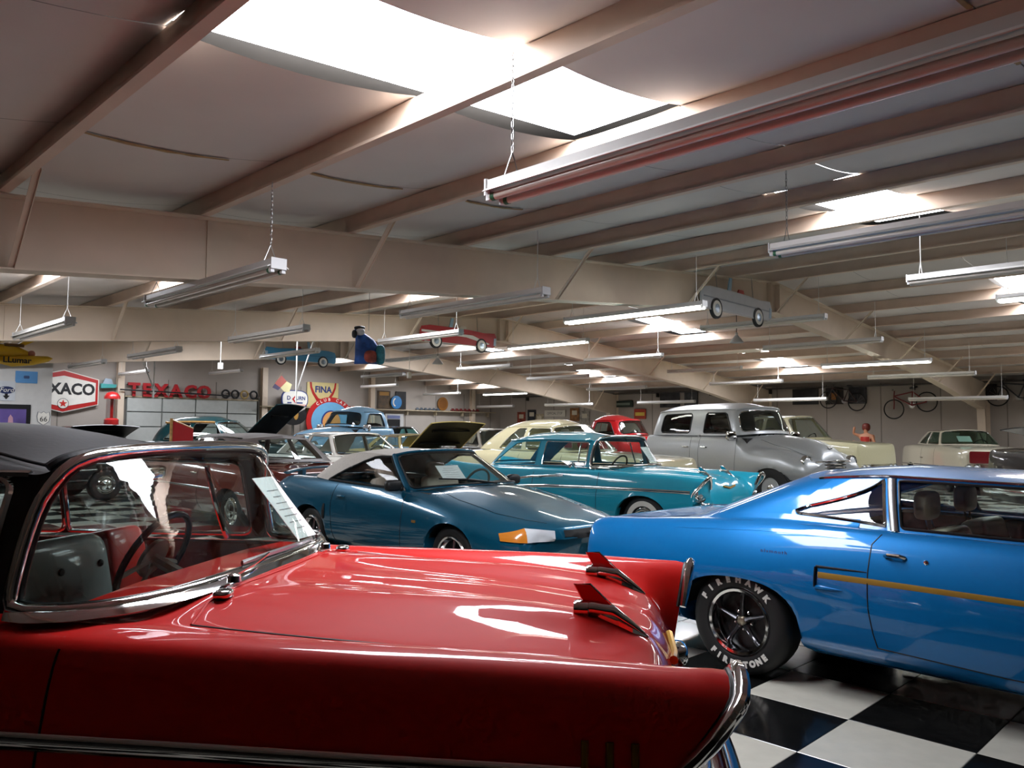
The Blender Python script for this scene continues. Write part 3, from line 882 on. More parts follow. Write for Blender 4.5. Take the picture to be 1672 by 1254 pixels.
    if ht:
        # fabric bows over the roof edge: a bound seam behind the header
        sm = MB()
        P = [Vector((p.x-.02, p.y, p.z+.004)) for p in (c.S(-3.6+7.2*i/60, 1.) for i in range(61))]
        sm.tube(P, .014, 8); c.part('roof_binding', sm, BLACKTOP)
        for sg in (1, -1):
            Q = []
            for i in range(15):
                t = i/14; x = .50-.55*t; y = .60-.16*math.sin(t*PI/2)
                kk = .09+.25*min(1, (.56-x)/.75)**2*(3-2*min(1, (.56-x)/.75))
                Q.append((x, sg*y, 1.40+kk*(.65**2-y*y)+.004))
            c.part('roof_seam', MB().tube(Q, .005, 6), DARK)
    # seams
    c.gap([(.735, .97), (.732, .9), (.728, .75), (.726, .55), (.72, .25)]); c.gap([(-.60, .93), (-.62, .6), (-.58, .3)]) if ht else c.gap([(-.47, .93), (-.48, .6), (-.46, .3)])
    c.gap_top([(.96, .0), (.95, .25), (.93, .5), (.97, .655)], m=pm, r=.005); c.gap_top([(.97, .655), (1.3, .65), (1.7, .645), (2.0, .635), (2.14, .625)])
    c.gap_top([(-1.85, 0), (-1.85, .5), (-1.95, .62), (-2.5, .6)])
    # side spear and chevrons
    c.strip([(2.2, .77), (1.9, .768), (1.2, .765), (.5, .757), (-.2, .735), (-.9, .69), (-1.2, .665)], .016)
    c.strip([(.1, .90), (-.5, .86), (-1.1, .77), (-1.9, .63), (-2.55, .54)], .012)
    if ht:
        for sg in (1, -1):
            for x in (2.055, 2.11, 2.165):
                P = [c.side(x, z, sg, .004) for z in (.775, .74, .71, .66, .60)]
                P = [c.side(x, .70-.022*i, sg, .005) for i in range(0, 0)] or [c.side(x, .845-.02*i, sg, .003) for i in range(4)]
                c.part('fender_louvre', MB().tube(P, .009, 8, sq=(1., .8)), GOLD)
    # visors, headlights, grille, bumpers
    for sg in (1, -1):
        row = c.half[-1]; nvv = 4
        P = [Vector((p.x+.012, sg*p.y, p.z)) for p in row[4*nvv+2:8*nvv+1]]
        c.part('headlight_gasket', MB().tube([p-Vector((.02, 0, 0)) for p in P], .008, 8), GASKET)
        o = c.part('headlight_visor', MB().tube(P, [.014]+[.02]*(len(P)-2)+[.014], 10, sq=(1., 1.35)), CHROME)
        b = MB().lathe([(.125, -.12), (.128, .0), (.118, .025), (.1, .02), (.085, -.01)], c=(2.27, sg*.755, .765), axis='x', n=32, cap=False)
        c.part('headlight_bezel', b, CHROME, parent=o)
        l = MB().lathe([(.088, -.01), (.075, .012), (.04, .026), (.003, .03)], c=(2.27, sg*.755, .765), axis='x', n=28, cap=False)
        c.part('lens', l, LENS, parent=o)
        g = MB()
        for i in range(7): g.box((2.30, sg*.755, .80-.02*i), (.004, .15, .004))
        pillow(g, (2.33, sg*.755, .60), (.12, .16, .09), .6)
        c.part('parking_lamp_pod', g, CHROME, parent=o)
    gm = MB()
    for i in range(26): gm.box((2.30, -.52+1.04*i/25, .575), (.02, .004, .15))
    for i in range(6): gm.box((2.305, 0, .51+.026*i), (.012, 1.08, .004))
    gr = c.part('grille', gm, GOLD, smooth=0)
    c.part('grille_backing', MB().box((2.275, 0, .575), (.03, 1.1, .19)), DARK, parent=gr)
    c.part('grille_bar', MB().tube([(2.33, -.6, .55), (2.36, -.3, .56), (2.37, 0, .56), (2.36, .3, .56), (2.33, .6, .55)], .028, 10), CHROME, parent=gr)
    c.part('hood_emblem', MB().tube([(2.285, -.16, .825), (2.295, 0, .80), (2.285, .16, .825)], .014, 8), GOLD)
    c.bumper(2.46, .43, .93, .085, .3, 1, .1)
    for sg in (1, -1):
        b = MB().lathe([(.07, 0), (.068, .05), (.045, .12), (.012, .15)], c=(2.42, sg*.52, .47), axis='x', n=16); c.part('bumper_guard', b, CHROME)
    c.bumper(2.72, .48, .92, .085, .3, -1, .08)
    for sg in (1, -1):
        b = MB().lathe([(.05, 0), (.05, .04), (.02, .06)], c=(-2.68, sg*.81, .86), axis='x', n=16, sgn=-1); c.part('taillight', b, REDLENS)
    gunsight(c, 2.04, .31, pm)
    c.wheels(1.46, -1.46, .76, .345, .19, 'cap', .19, ww=(.2, .27))
    c.handle(-.38, .86)
    # interior
    im = RED_VINYL if ht else mat('seat_pale', '#9aa3a0', .6)
    c.interior(-1.5, .78, .74, 1.0, .32, m=RED_VINYL if ht else mat('cabin_teal', '#30585c', .7), dash_m=pm)
    if ht:
        for x, nm in ((-.12, 'front_seat'), (-1.15, 'rear_seat')):
            zt = 1.02 if x > -.5 else .98
            o = c.part(nm, pillow3(MB(), (x+.22, 0, .55), (.56, 1.36, .2), .3), LEATHER_G)
            R = Matrix.Rotation(-.2, 3, 'Y')
            zc_, zh_ = (.83, .50) if x > -.5 else (.80, .44)
            c.part('backrest', pillow3(MB(), (x, 0, zc_), (.20, .90, zh_), .26, M=R), LEATHER_G, parent=o)
            for sg in (1, -1):
                c.part('bolster', pillow3(MB(), (x+.0, sg*.565, zc_), (.205, .26, zh_-.01), .26, M=R), RED_VINYL, parent=o, label='red side bolster')
            for yy in (-.36, -.13, .13, .36):
                for zz in (.76, .94):
                    b = MB().lathe([(.016, 0), (.013, .008), (.003, .011)], c=(0, 0, 0), axis='x', n=12)
                    b.xf(Matrix.Translation(Vector((x, yy, zz)))@Matrix.Translation(R @ Vector((.098, 0, 0))+Vector(((zz-zc_)*-.2, 0, 0))))
                    c.part('button', b, RED_VINYL if yy < 0 else DARK, parent=o)
        IVORY = mat('ivory_plastic', '#d5d8cf', .3, coat=.5)
        w_ = c.steering((.20, .36, .985), .205, .45, mat('wheel_black', '#151515', .3, coat=.4), IVORY)
        pad = MB().lathe([(.085, .0), (.08, .02), (.03, .035), (.012, .05)], axis='x', n=24, sgn=-1)
        pad.xf(Matrix.Translation((.20, .36, .985))@Matrix.Rotation(.45, 4, 'Y')); c.part('horn_pad', pad, IVORY, parent=w_)
        c.part('rearview_mirror', pillow(MB(), (.40, .0, 1.36), (.03, .2, .055), .5), CHROME)
        for sg in (1, -1):
            # quarter-light post and vent glass
            P = [(.30, sg*.765, 1.02), (.27, sg*.70, 1.2), (.26, sg*.645, 1.355)]
            c.part('vent_post', MB().tube(P, .012, 8), CHROME)
        # wipers
        def gy(y, v):
            lo, hi = -4., 4.
            for _ in range(30):
                m_ = (lo+hi)/2
                if c.S(m_, v).y < y: lo = m_
                else: hi = m_
            return c.S(lo, v)
        for y0, ya, b0, b1 in ((-.34, -.02, -.2, .42), (.40, .62, .50, .735)):
            b = c.top(.93, y0); p = Vector((.925, y0, b.z+.012))
            o = c.part('wiper', MB().lathe([(.022, 0), (.02, .02), (.008, .028)], c=p, axis='z', n=14), CHROME)
            off = Vector((.028, 0, .012)); q = gy(ya, .055)+off
            c.part('arm', MB().tube([p+Vector((0, 0, .02)), p.lerp(q, .5)+Vector((.006, 0, .008)), q], [.008, .006, .005], 6), CHROME, parent=o)
            c.part('blade', MB().tube([gy(b0+(b1-b0)*i/8, .05)+off*.8 for i in range(9)], .008, 6, sq=(1.2, .7)), STEEL, parent=o)
        for y0 in (-.46, .52):
            p = c.top(.955, y0); c.part('washer_nozzle', pillow(MB(), p+Vector((0, 0, .012)), (.05, .07, .03), .7), CHROME)
        # printed sheet leaning inside the far corner of the windscreen
        c.sheet((.725, .45, 1.20), (.08, 1, 0), (-.185, -.04, .246), .16, .31, 7)
    else:
        c.seat(-.25, .55, .98, 1.3, m=im); c.seat(-1.15, .55, .95, 1.25, m=im)
        c.steering((.22, .36, .99), .2, .45)
        c.sheet((.725, .45, 1.20), (.08, 1, 0), (-.185, -.04, .246), .18, .28, 6)
        for sg in (1, -1):
            P = [(.28, sg*.765, 1.02), (.26, sg*.70, 1.2), (.25, sg*.645, 1.365)]
            c.part('vent_post', MB().tube(P, .011, 8), CHROME)
        c.mirror(.30, 1.0, (-1, 1), (.05, .13, .09))
    return c
BLACKTOP = mat('black_fabric_top', '#232224', .5, var=.12, scale=40, bump=.08)
WSGLASS = glass_mat('windshield_glass', (.78, .87, .84), 1.0)
RED_PAINT = paint('paint_red', '#c90f06', 0., .5, coat=.8)
TURQ = paint('paint_turquoise', '#1f93ad', .0, .35)
red_car = chevy57('red_hardtop_car', 'glossy red fifties hardtop car with black roof, nearest to the viewer', (.885, 3.33), -53.7, RED_PAINT, 'hardtop')
turq_car = chevy57('turquoise_sedan', 'turquoise fifties two-door sedan with chrome side spear behind the blue coupe', (9.43, 7.66), -87.3, TURQ, 'sedan', scale=.98)
# ================================================================== blue coupe (seventies muscle car)
def arc_text(txt, r, a0, step, size, m, parent, y, flip=False):
    bm_v = MB()
    for i, ch in enumerate(txt):
        a = a0+step*i
        me = text_mesh(ch, size, extrude=.0012, offset=.004)
        rot = (a-PI/2) if not flip else (a+PI/2)
        # letters lie in the x-z plane facing +y (seen from +y, x runs to the left)
        for v in me.vertices:
            u, w_ = v.co.x, v.co.y
            uu, ww = u*math.cos(rot)-w_*math.sin(rot), u*math.sin(rot)+w_*math.cos(rot)
            X, Z = r*math.cos(a)+uu, r*math.sin(a)+ww
            v.co = (-X, y+v.co.z, Z)
        bm_v.add([tuple(v.co) for v in me.vertices], [tuple(p.vertices) for p in me.polygons])
        bpy.data.meshes.remove(me)
    return bm_v
def coupe70():
    pm = paint('paint_petty_blue', '#026cae', .3, .4, coat=.9, coat_rough=.05)
    c = Car('blue_coupe', 'bright blue seventies coupe with gold side stripe parked at the right', 'car', (5.5, 1.08), -90, pm)
    R = [
     (-2.77, [(0, .78), (.35, .78), (.60, .78), (.74, .78), (.80, .72), (.83, .60), (.82, .46), (.78, .38), (.6, .34)]),
     (-2.70, [(0, .875), (.35, .875), (.62, .872), (.79, .865), (.87, .78), (.905, .62), (.89, .47), (.85, .37), (.65, .31)]),
     (-2.3, [(0, .915), (.35, .913), (.62, .905), (.80, .90), (.895, .80), (.945, .63), (.935, .46), (.90, .33), (.68, .26)]),
     (-1.9, [(0, .935), (.35, .935), (.62, .935), (.80, .935), (.905, .84), (.968, .655), (.955, .46), (.92, .31), (.7, .23)]),
     (-1.45, [(0, .955), (.35, .955), (.66, .965), (.81, .965), (.91, .86), (.975, .665), (.96, .46), (.92, .3), (.72, .21)]),
     (-1.0, [(0, .96), (.35, .96), (.68, .975), (.82, .97), (.905, .855), (.96, .66), (.945, .44), (.905, .28), (.74, .2)]),
     (-.5, [(0, .96), (.35, .96), (.70, .965), (.825, .955), (.90, .83), (.945, .64), (.935, .42), (.89, .27), (.75, .2)]),
     (.5, [(0, .96), (.35, .96), (.70, .955), (.82, .94), (.895, .81), (.94, .62), (.93, .42), (.89, .27), (.75, .2)]),
     (1.0, [(0, .975), (.35, .97), (.66, .95), (.81, .93), (.895, .82), (.945, .64), (.935, .44), (.89, .28), (.75, .2)]),
     (1.6, [(0, .96), (.35, .955), (.62, .93), (.80, .915), (.90, .83), (.955, .66), (.945, .46), (.9, .3), (.74, .22)]),
     (2.2, [(0, .92), (.35, .915), (.62, .895), (.79, .885), (.885, .80), (.93, .64), (.92, .46), (.88, .34), (.7, .26)]),
     (2.42, [(0, .86, .05), (.35, .86, .05), (.62, .86, .03), (.77, .855), (.86, .77), (.90, .62), (.89, .46), (.85, .36), (.66, .3)]),
     (2.46, [(0, .78, .06), (.35, .78, .06), (.60, .78, .04), (.74, .78), (.82, .71), (.85, .6), (.84, .47), (.8, .4), (.62, .34)]),
    ]
    c.body(R, arches=[(1.473, .33, .40, .34, 2.3), (-1.473, .31, .41, .31, 2.6)], opening=(-1.0, .72, 2), nv=5, arch_from=4)
    c.bulge = .012
    N = [((1.02, 0, .985), (.30, 0, 1.315)), ((.96, .40, .98), (.28, .33, 1.307)), ((.80, .66, .97), (.22, .50, 1.288)), ((.62, .755, .962), (.16, .575, 1.262)),
         ((.55, .765, .96), (.10, .585, 1.26)), ((-.53, .775, .97), (-.60, .60, 1.272)), ((-.61, .775, .972), (-.68, .60, 1.272)),
         ((-1.28, .785, .975), (-.98, .585, 1.252)), ((-1.80, .745, .945), (-1.14, .55, 1.235)), ((-1.96, .5, .94), (-1.22, .42, 1.25)), ((-2.0, 0, .945), (-1.24, 0, 1.272))]
    c.ring(N)
    ff = MB()
    c.window(-3, 3, 'windshield', mg=(.03, .03, .06, .06), rad=.12, ff=ff, trim=CHROME)
    for sg in (1, -1):
        c.panel(3, 4, ff, sg)
        c.window(4, 5, 'door_window', mg=(.03, .0, .07, .07), rad=.05, sg=sg, ff=ff, trim=GASKET, trim_r=.008)
        rows = [[c.S(u, v, sg)+Vector((0, sg*o_, 0)) for v in (.02, .25, .5, .75, .97)] for u, o_ in ((5.12, .0), (5.16, .016), (5.3, .022), (5.6, .022), (5.78, .016), (5.82, 0))]
        c.part('window_post', MB().grid(rows), STEEL, label='bright steel post between the side windows')
        c.panel(5, 6, ff, sg)
        c.window(6, 7, 'quarter_window', poly=[(.02, .08), (.86, .19), (.93, .25), (.84, .36), (.02, .93)], sg=sg, ff=ff, trim=CHROME, trim_r=.009)
        c.panel(7, 8, ff, sg); c.panel(8, 9, ff, sg)
    rows = [[c.S(9+i/6, .1+.8*j/6) for j in range(7)] for i in range(7)]
    rows2 = [[Vector((p.x, -p.y, p.z)) for p in r] for r in rows[::-1]]
    c.part('rear_window', MB().grid(rows+rows2[1:]), GLASS, smooth=60)
    for i in range(6):
        for sg in (1, -1):
            for va, vb in ((0, .1), (.9, 1.)): ff.grid([[c.S(u, v, sg) for v in (va, vb)] for u in (9+i/6, 9+(i+1)/6)])
    c.roof(k=.14, ff=ff)
    c.part('roof', ff, pm, smooth=60)
    c.rail(3.6, 7.6, r=.009, m=CHROME)
    # fillet that runs the roof pillar into the quarter panel
    for sg in (1, -1):
        rows = []
        for i in range(17):
            u = 6.3+2.5*i/16; b = c.S(u, .16, sg); q = c.S(u, 0., sg)
            t = c.side(q.x, q.z-.06, sg) if True else q
            m_ = Vector((q.x, q.y+sg*.008, q.z+.004)); rows.append([b, b.lerp(m_, .6)+Vector((0, sg*.002, -.004)), m_, m_.lerp(t, .5)+Vector((0, sg*.006, .01)), t+Vector((0, sg*.002, 0))])
        c.part('pillar_fillet', MB().grid(rows), pm, smooth=70)
    # gaps, scoop, stripe, script
    c.gap([(-.62, .955), (-.66, .90), (-.665, .75), (-.66, .55), (-.64, .42), (-.62, .34)]); c.gap([(.62, .93), (.64, .6), (.62, .3)]); c.gap([(-.62, .34), (0, .31), (.62, .3)])
    for sg in (1, -1):
        # quarter panel mock scoop, its recess shade put in as dark strips
        P = [c.side(-.955, z, sg, .002) for z in (.635, .66, .69, .72, .745)]
        o = c.part('scoop', MB().tube(P, .016, 8, sq=(.5, 1.)), DARK)
        c.part('scoop_top_shade', MB().tube([c.side(x, .748, sg, .0) for x in (-.955, -.9, -.8, -.7, -.67)], [.008, .007, .006, .004, .002], 6), GASKET, parent=o)
        c.part('scoop_lip', MB().tube([c.side(x, .632, sg, .004) for x in (-.955, -.92, -.88, -.84, -.8)], [.012, .012, .009, .006, .002], 6), pm, parent=o)
        P = [c.side(x, .702-.008*(x+.94), sg, .0025) for x in [-.94+.12*i for i in range(25)]]
        c.part('side_stripe', MB().tube(P, [.018-.00035*i for i in range(25)], 8, sq=(1., .12)), mat('gold_tape', '#9a7428', .45))
        p = c.side(-1.22, .80, sg, .003); q = c.side(-1.12, .80, sg, .003); d = (q-p).normalized()*sg*-1
        up = Vector((0, 0, 1)); 
        text_part('plymouth', c.root, mat('script_red', '#5b2738', .5), frame_M(p, -d if False else d, up), size=.035, name='script', spacing=1.3)
    c.handle(-.53, .845, L=.1)
    for sg in (1, -1): c.part('door_lock', MB().lathe([(.014, 0), (.012, .006), (.004, .008)], c=c.side(-.37, .835, sg, .0), axis='y', n=12, sgn=sg), CHROME)
    c.bumper(2.80, .50, .87, .075, .28, -1, .05); c.bumper(2.56, .50, .9, .075, .3, 1, .05)
    for sg in (1, -1):
        for k in range(2): c.headlight(2.47, .50+.2*k, .66, .075, both=True)
    g = MB()
    for i in range(9): g.box((2.5, 0, .56+.022*i), (.02, .8, .006))
    c.part('grille', g, STEEL, smooth=0)
    for sg in (1, -1): c.part('taillight', MB().box((-2.775, sg*.5, .66), (.02, .5, .1)), REDLENS, smooth=0)
    c.part('exhaust_tip', MB().tube([(-2.2, -.62, .27), (-2.72, -.66, .28)], .035, 10).tube([(-2.2, .62, .27), (-2.72, .66, .28)], .035, 10), CHROME)
    c.gap_top([(-2.05, 0), (-2.05, .55), (-2.15, .68), (-2.66, .70)], name='trunk_gap'); c.gap_top([(1.12, 0), (1.1, .62), (2.4, .66)])
    c.wheels(1.473, -1.473, .80, .335, .235, 'rally', .205)
    RWL = mat('raised_white_letters', '#d8d6cf', .5)
    for o in c.wheel_objs:
        t1 = arc_text('FIREHAWK', .262, math.radians(150), math.radians(-15.5), .05, RWL, o, .235*.545)
        t2 = arc_text('FIRESTONE', .262, math.radians(-130), math.radians(10.5), .05, RWL, o, .235*.545, flip=True)
        t1.add(t2.v, t2.f); t1.build('tyre_lettering', RWL, o, smooth=0)['kind'] = 'stuff'
    cream = mat('seat_cream', '#b9b09a', .5)
    c.interior(-1.3, .85, .76, .94, .28, m=INT_DARK)
    for y in (-.38, .38):
        o = c.seat(-.36, .42, .96, .52, y, cream)
        c.part('headrest', pillow(MB(), (-.52, y, 1.10), (.1, .26, .17), .5), cream, parent=o)
        c.part('headrest_posts', MB().tube([(-.50, y-.05, .95), (-.52, y-.05, 1.05)], .006, 6).tube([(-.50, y+.05, .95), (-.52, y+.05, 1.05)], .006, 6), CHROME, parent=o)
    c.seat(-1.15, .45, .93, 1.2, 0, cream)
    c.steering((.25, .38, .92), .19, .4)
    return c
blue_car = coupe70()

# ================================================================== teal convertible
def pony95():
    pm = paint('paint_teal', '#0b5571', .35, .32, coat=1., coat_rough=.03)
    c = Car('teal_convertible', 'dark teal convertible with white soft top behind the red car', 'car', (5.8, 7.02), -90.2, pm, scale=.985)
    R = [
     (-2.38, [(0, .66, -.04), (.35, .66, -.03), (.55, .66), (.66, .66), (.70, .58), (.72, .48), (.70, .38), (.6, .32)]),
     (-2.27, [(0, .90, -.05), (.35, .90, -.04), (.58, .895, -.01), (.71, .88), (.80, .77), (.83, .58), (.81, .36), (.68, .26)]),
     (-1.9, [(0, .975), (.35, .972), (.60, .965), (.745, .945), (.85, .82), (.885, .60), (.865, .34), (.72, .22)]),
     (-1.3, [(0, .975), (.35, .975), (.64, .965), (.765, .94), (.86, .82), (.91, .61), (.885, .33), (.74, .2)]),
     (-.6, [(0, .95), (.35, .95), (.66, .945), (.775, .925), (.86, .80), (.895, .58), (.875, .32), (.74, .19)]),
     (.4, [(0, .93), (.35, .93), (.66, .915), (.775, .895), (.86, .78), (.895, .57), (.875, .32), (.74, .19)]),
     (.85, [(0, .955), (.3, .95), (.60, .915), (.77, .865), (.865, .75), (.905, .56), (.88, .33), (.74, .2)]),
     (1.3, [(0, .895), (.3, .90), (.56, .86), (.765, .81), (.875, .72), (.915, .56), (.89, .35), (.74, .21)]),
     (1.8, [(0, .80), (.3, .80), (.54, .765), (.73, .715), (.84, .64), (.88, .51), (.86, .34), (.72, .22)]),
     (2.08, [(0, .72, .06), (.3, .715, .055), (.5, .695, .03), (.66, .665), (.76, .60), (.80, .48), (.79, .34), (.66, .24)]),
     (2.2, [(0, .65, .1), (.3, .645, .09), (.46, .635, .04), (.58, .62, -.02), (.66, .56, -.04), (.69, .46, -.03), (.68, .34, -.03), (.58, .26, -.03)]),
     (2.24, [(0, .56, .1), (.3, .555, .09), (.44, .55, .03), (.54, .55, -.05), (.6, .51, -.07), (.62, .44, -.07), (.61, .35, -.07), (.5, .28, -.06)]),
    ]
    c.body(R, arches=[(1.285, .31, .37, .34, 2.2), (-1.285, .31, .37, .34, 2.2)], opening=(-1.25, .62, 2), nv=5, arch_from=4)
    c.bulge = .012
    N = [((.90, 0, .96), (.16, 0, 1.312)), ((.85, .36, .955), (.14, .32, 1.306)), ((.70, .62, .935), (.08, .49, 1.288)), ((.50, .745, .905), (.0, .57, 1.262)),
         ((.42, .755, .905), (-.06, .58, 1.26)), ((-1.12, .76, .945), (-.66, .59, 1.275)), ((-1.40, .72, .965), (-1.0, .57, 1.235)), ((-1.62, .5, .975), (-1.22, .45, 1.21)), ((-1.68, 0, .98), (-1.28, 0, 1.24))]
    c.ring(N)
    top = MB(); fr = MB()
    c.window(-3, 3, 'windshield', mg=(.025, .025, .05, .05), rad=.1, ff=fr, trim=GASKET, trim_r=.012)
    for sg in (1, -1):
        c.panel(3, 4, fr, sg)
        c.window(4, 5, 'side_window', poly=[(.02, .02), (.95, .02), (.90, .22), (.80, .48), (.66, .72), (.5, .88), (.35, .93), (.02, .95)], sg=sg, ff=top, trim=GASKET, trim_r=.014, glass=glass_mat('thin_glass', (.97, .98, .98), .35))
        c.panel(5, 6, top, sg); c.panel(6, 7, top, sg); c.panel(7, 8, top, sg)
    c.part('windshield_surround', fr, pm, smooth=60)
    c.roof(k=.13, ff=top)
    WT = mat('white_canvas', '#c9c2b8', .65, var=.06, scale=50, bump=.1)
    c.part('soft_top', top, WT, smooth=60, label='off-white canvas soft top')
    P = [c.S(-3.2+6.4*i/40, 1.)+Vector((.01, 0, 0)) for i in range(41)]
    c.part('header_rail', MB().tube(P, .02, 8), pm)
    for sg in (1, -1):
        c.part('windshield_post', MB().tube([c.S(3.5, v, sg) for v in (0, .25, .5, .75, 1.)], .026, 8), pm)
    # headlamps, grille opening with running-horse badge bar, bumper
    for sg in (1, -1):
        def patch(u0, u1, z0, z1, m_, nm, par=None):
            rows = []
            for i in range(9):
                t = u0+(u1-u0)*i/8; r = []
                for j in range(5):
                    z = z0(t)+(z1(t)-z0(t))*j/4
                    x = 2.18-.34*t**1.8; y = sg*(.40+.40*t)
                    h = c.bvh.ray_cast(Vector((x+.6, sg*(abs(y)+.22), z)), Vector((-.94, -sg*.34, 0)))
                    p = h[0] if h[0] is not None else Vector((x, y, z))
                    r.append(p+Vector((.012, sg*.008, .002)))
                rows.append(r)
            return c.part(nm, MB().grid(rows), m_, parent=par)
        h = patch(.02, .62, lambda t: .535-.005*t, lambda t: .63+.045*t, LENS, 'headlight')
        patch(.62, 1.0, lambda t: .532+.03*(t-.62), lambda t: .658-.13*(t-.62), AMBER, 'indicator', h)
        c.part('fog_lamp', MB().lathe([(.06, 0), (.055, .02), (.01, .03)], c=(2.16, sg*.42, .36), axis='x', n=20), LENS)
    rows = []
    for i in range(13):
        y = -.36+.72*i/12; r = []
        for j in range(4):
            z = .55+.085*j/3; h = c.front(y, z, .012); r.append(h)
        rows.append(r)
    g = c.part('grille_opening', MB().grid(rows), DARK)
    hb = MB(); p = c.front(0, .595, .03)
    hb.tube([p+Vector((0, .06, .012)), p+Vector((0, .03, .016)), p+Vector((0, -.02, .012)), p+Vector((0, -.045, .024))], [.006, .012, .012, .006], 6)
    for yy in (.045, .02, -.03, -.05): hb.tube([p+Vector((0, yy*.7, .008)), p+Vector((0, yy, -.02))], .004, 5)
    c.part('horse_badge', hb, CHROME, parent=g)
    c.gap([(.50, .86), (.53, .7), (.52, .45), (.50, .25)]); c.gap([(-.80, .91), (-.82, .7), (-.78, .4), (-.74, .24)])
    c.gap_top([(.88, 0), (.84, .4), (.78, .62), (1.2, .68), (1.7, .66), (2.0, .56), (2.16, .44)])
    for sg in (1, -1):
        sc = MB(); P = [c.side(-.95, z, sg, .004) for z in (.44, .52, .6, .68)]
        sc.tube(P, [.01, .022, .026, .012], 8, sq=(.6, 1.)); c.part('side_scoop', sc, DARK)
        c.part('fender_badge', MB().box(c.side(.75, .62, sg, .004), (.06, .006, .025)), mat('badge_brass', '#a57a3c', .4, .6))
        P = [c.top(.95+.1*i, sg*.33+.0*i) for i in range(1, 9)]
    c.handle(-.62, .78, L=.12, m=pm)
    c.mirror(.38, .90, (-1, 1), (.1, .2, .12), DARK)
    sp = MB(); P = [(-2.18+.05*abs(t)**2, .72*t, 1.04-.06*abs(t)**3) for t in [i/8 for i in range(-8, 9)]]
    sp.tube(P, .05, 10, sq=(.35, 1.5)); c.part('spoiler', sp, pm)
    c.part('spoiler_legs', MB().box((-2.14, .5, .95), (.12, .05, .16)).box((-2.14, -.5, .95), (.12, .05, .16)), pm)
    for sg in (1, -1): c.part('taillight', MB().box((-2.35, sg*.52, .75), (.06, .3, .1)), REDLENS)
    c.wheels(1.285, -1.285, .75, .315, .22, 'rally', .205)
    TAN = mat('seat_tan', '#b6aa99', .55)
    c.interior(-1.35, .80, .74, .90, .26, m=mat('cabin_grey', '#55504b', .7), dash_m=DARK)
    for y in (-.37, .37):
        o = c.seat(-.32, .42, .98, .5, y, TAN)
        c.part('headrest', pillow(MB(), (-.47, y, 1.06), (.11, .27, .2), .5), TAN, parent=o)
    c.seat(-1.15, .45, .90, 1.1, 0, TAN)
    c.steering((.30, .37, .93), .18, .45)
    c.sheet((.52, -.22, 1.085), (.2, 1, .0), (-.8, 0, .75), .28, .2, 5)
    c.part('wiper', MB().tube([(.93, .1, .972), (.80, -.25, 1.02), (.66, -.5, 1.03)], .008, 6), DARK)
    return c
teal_car = pony95()
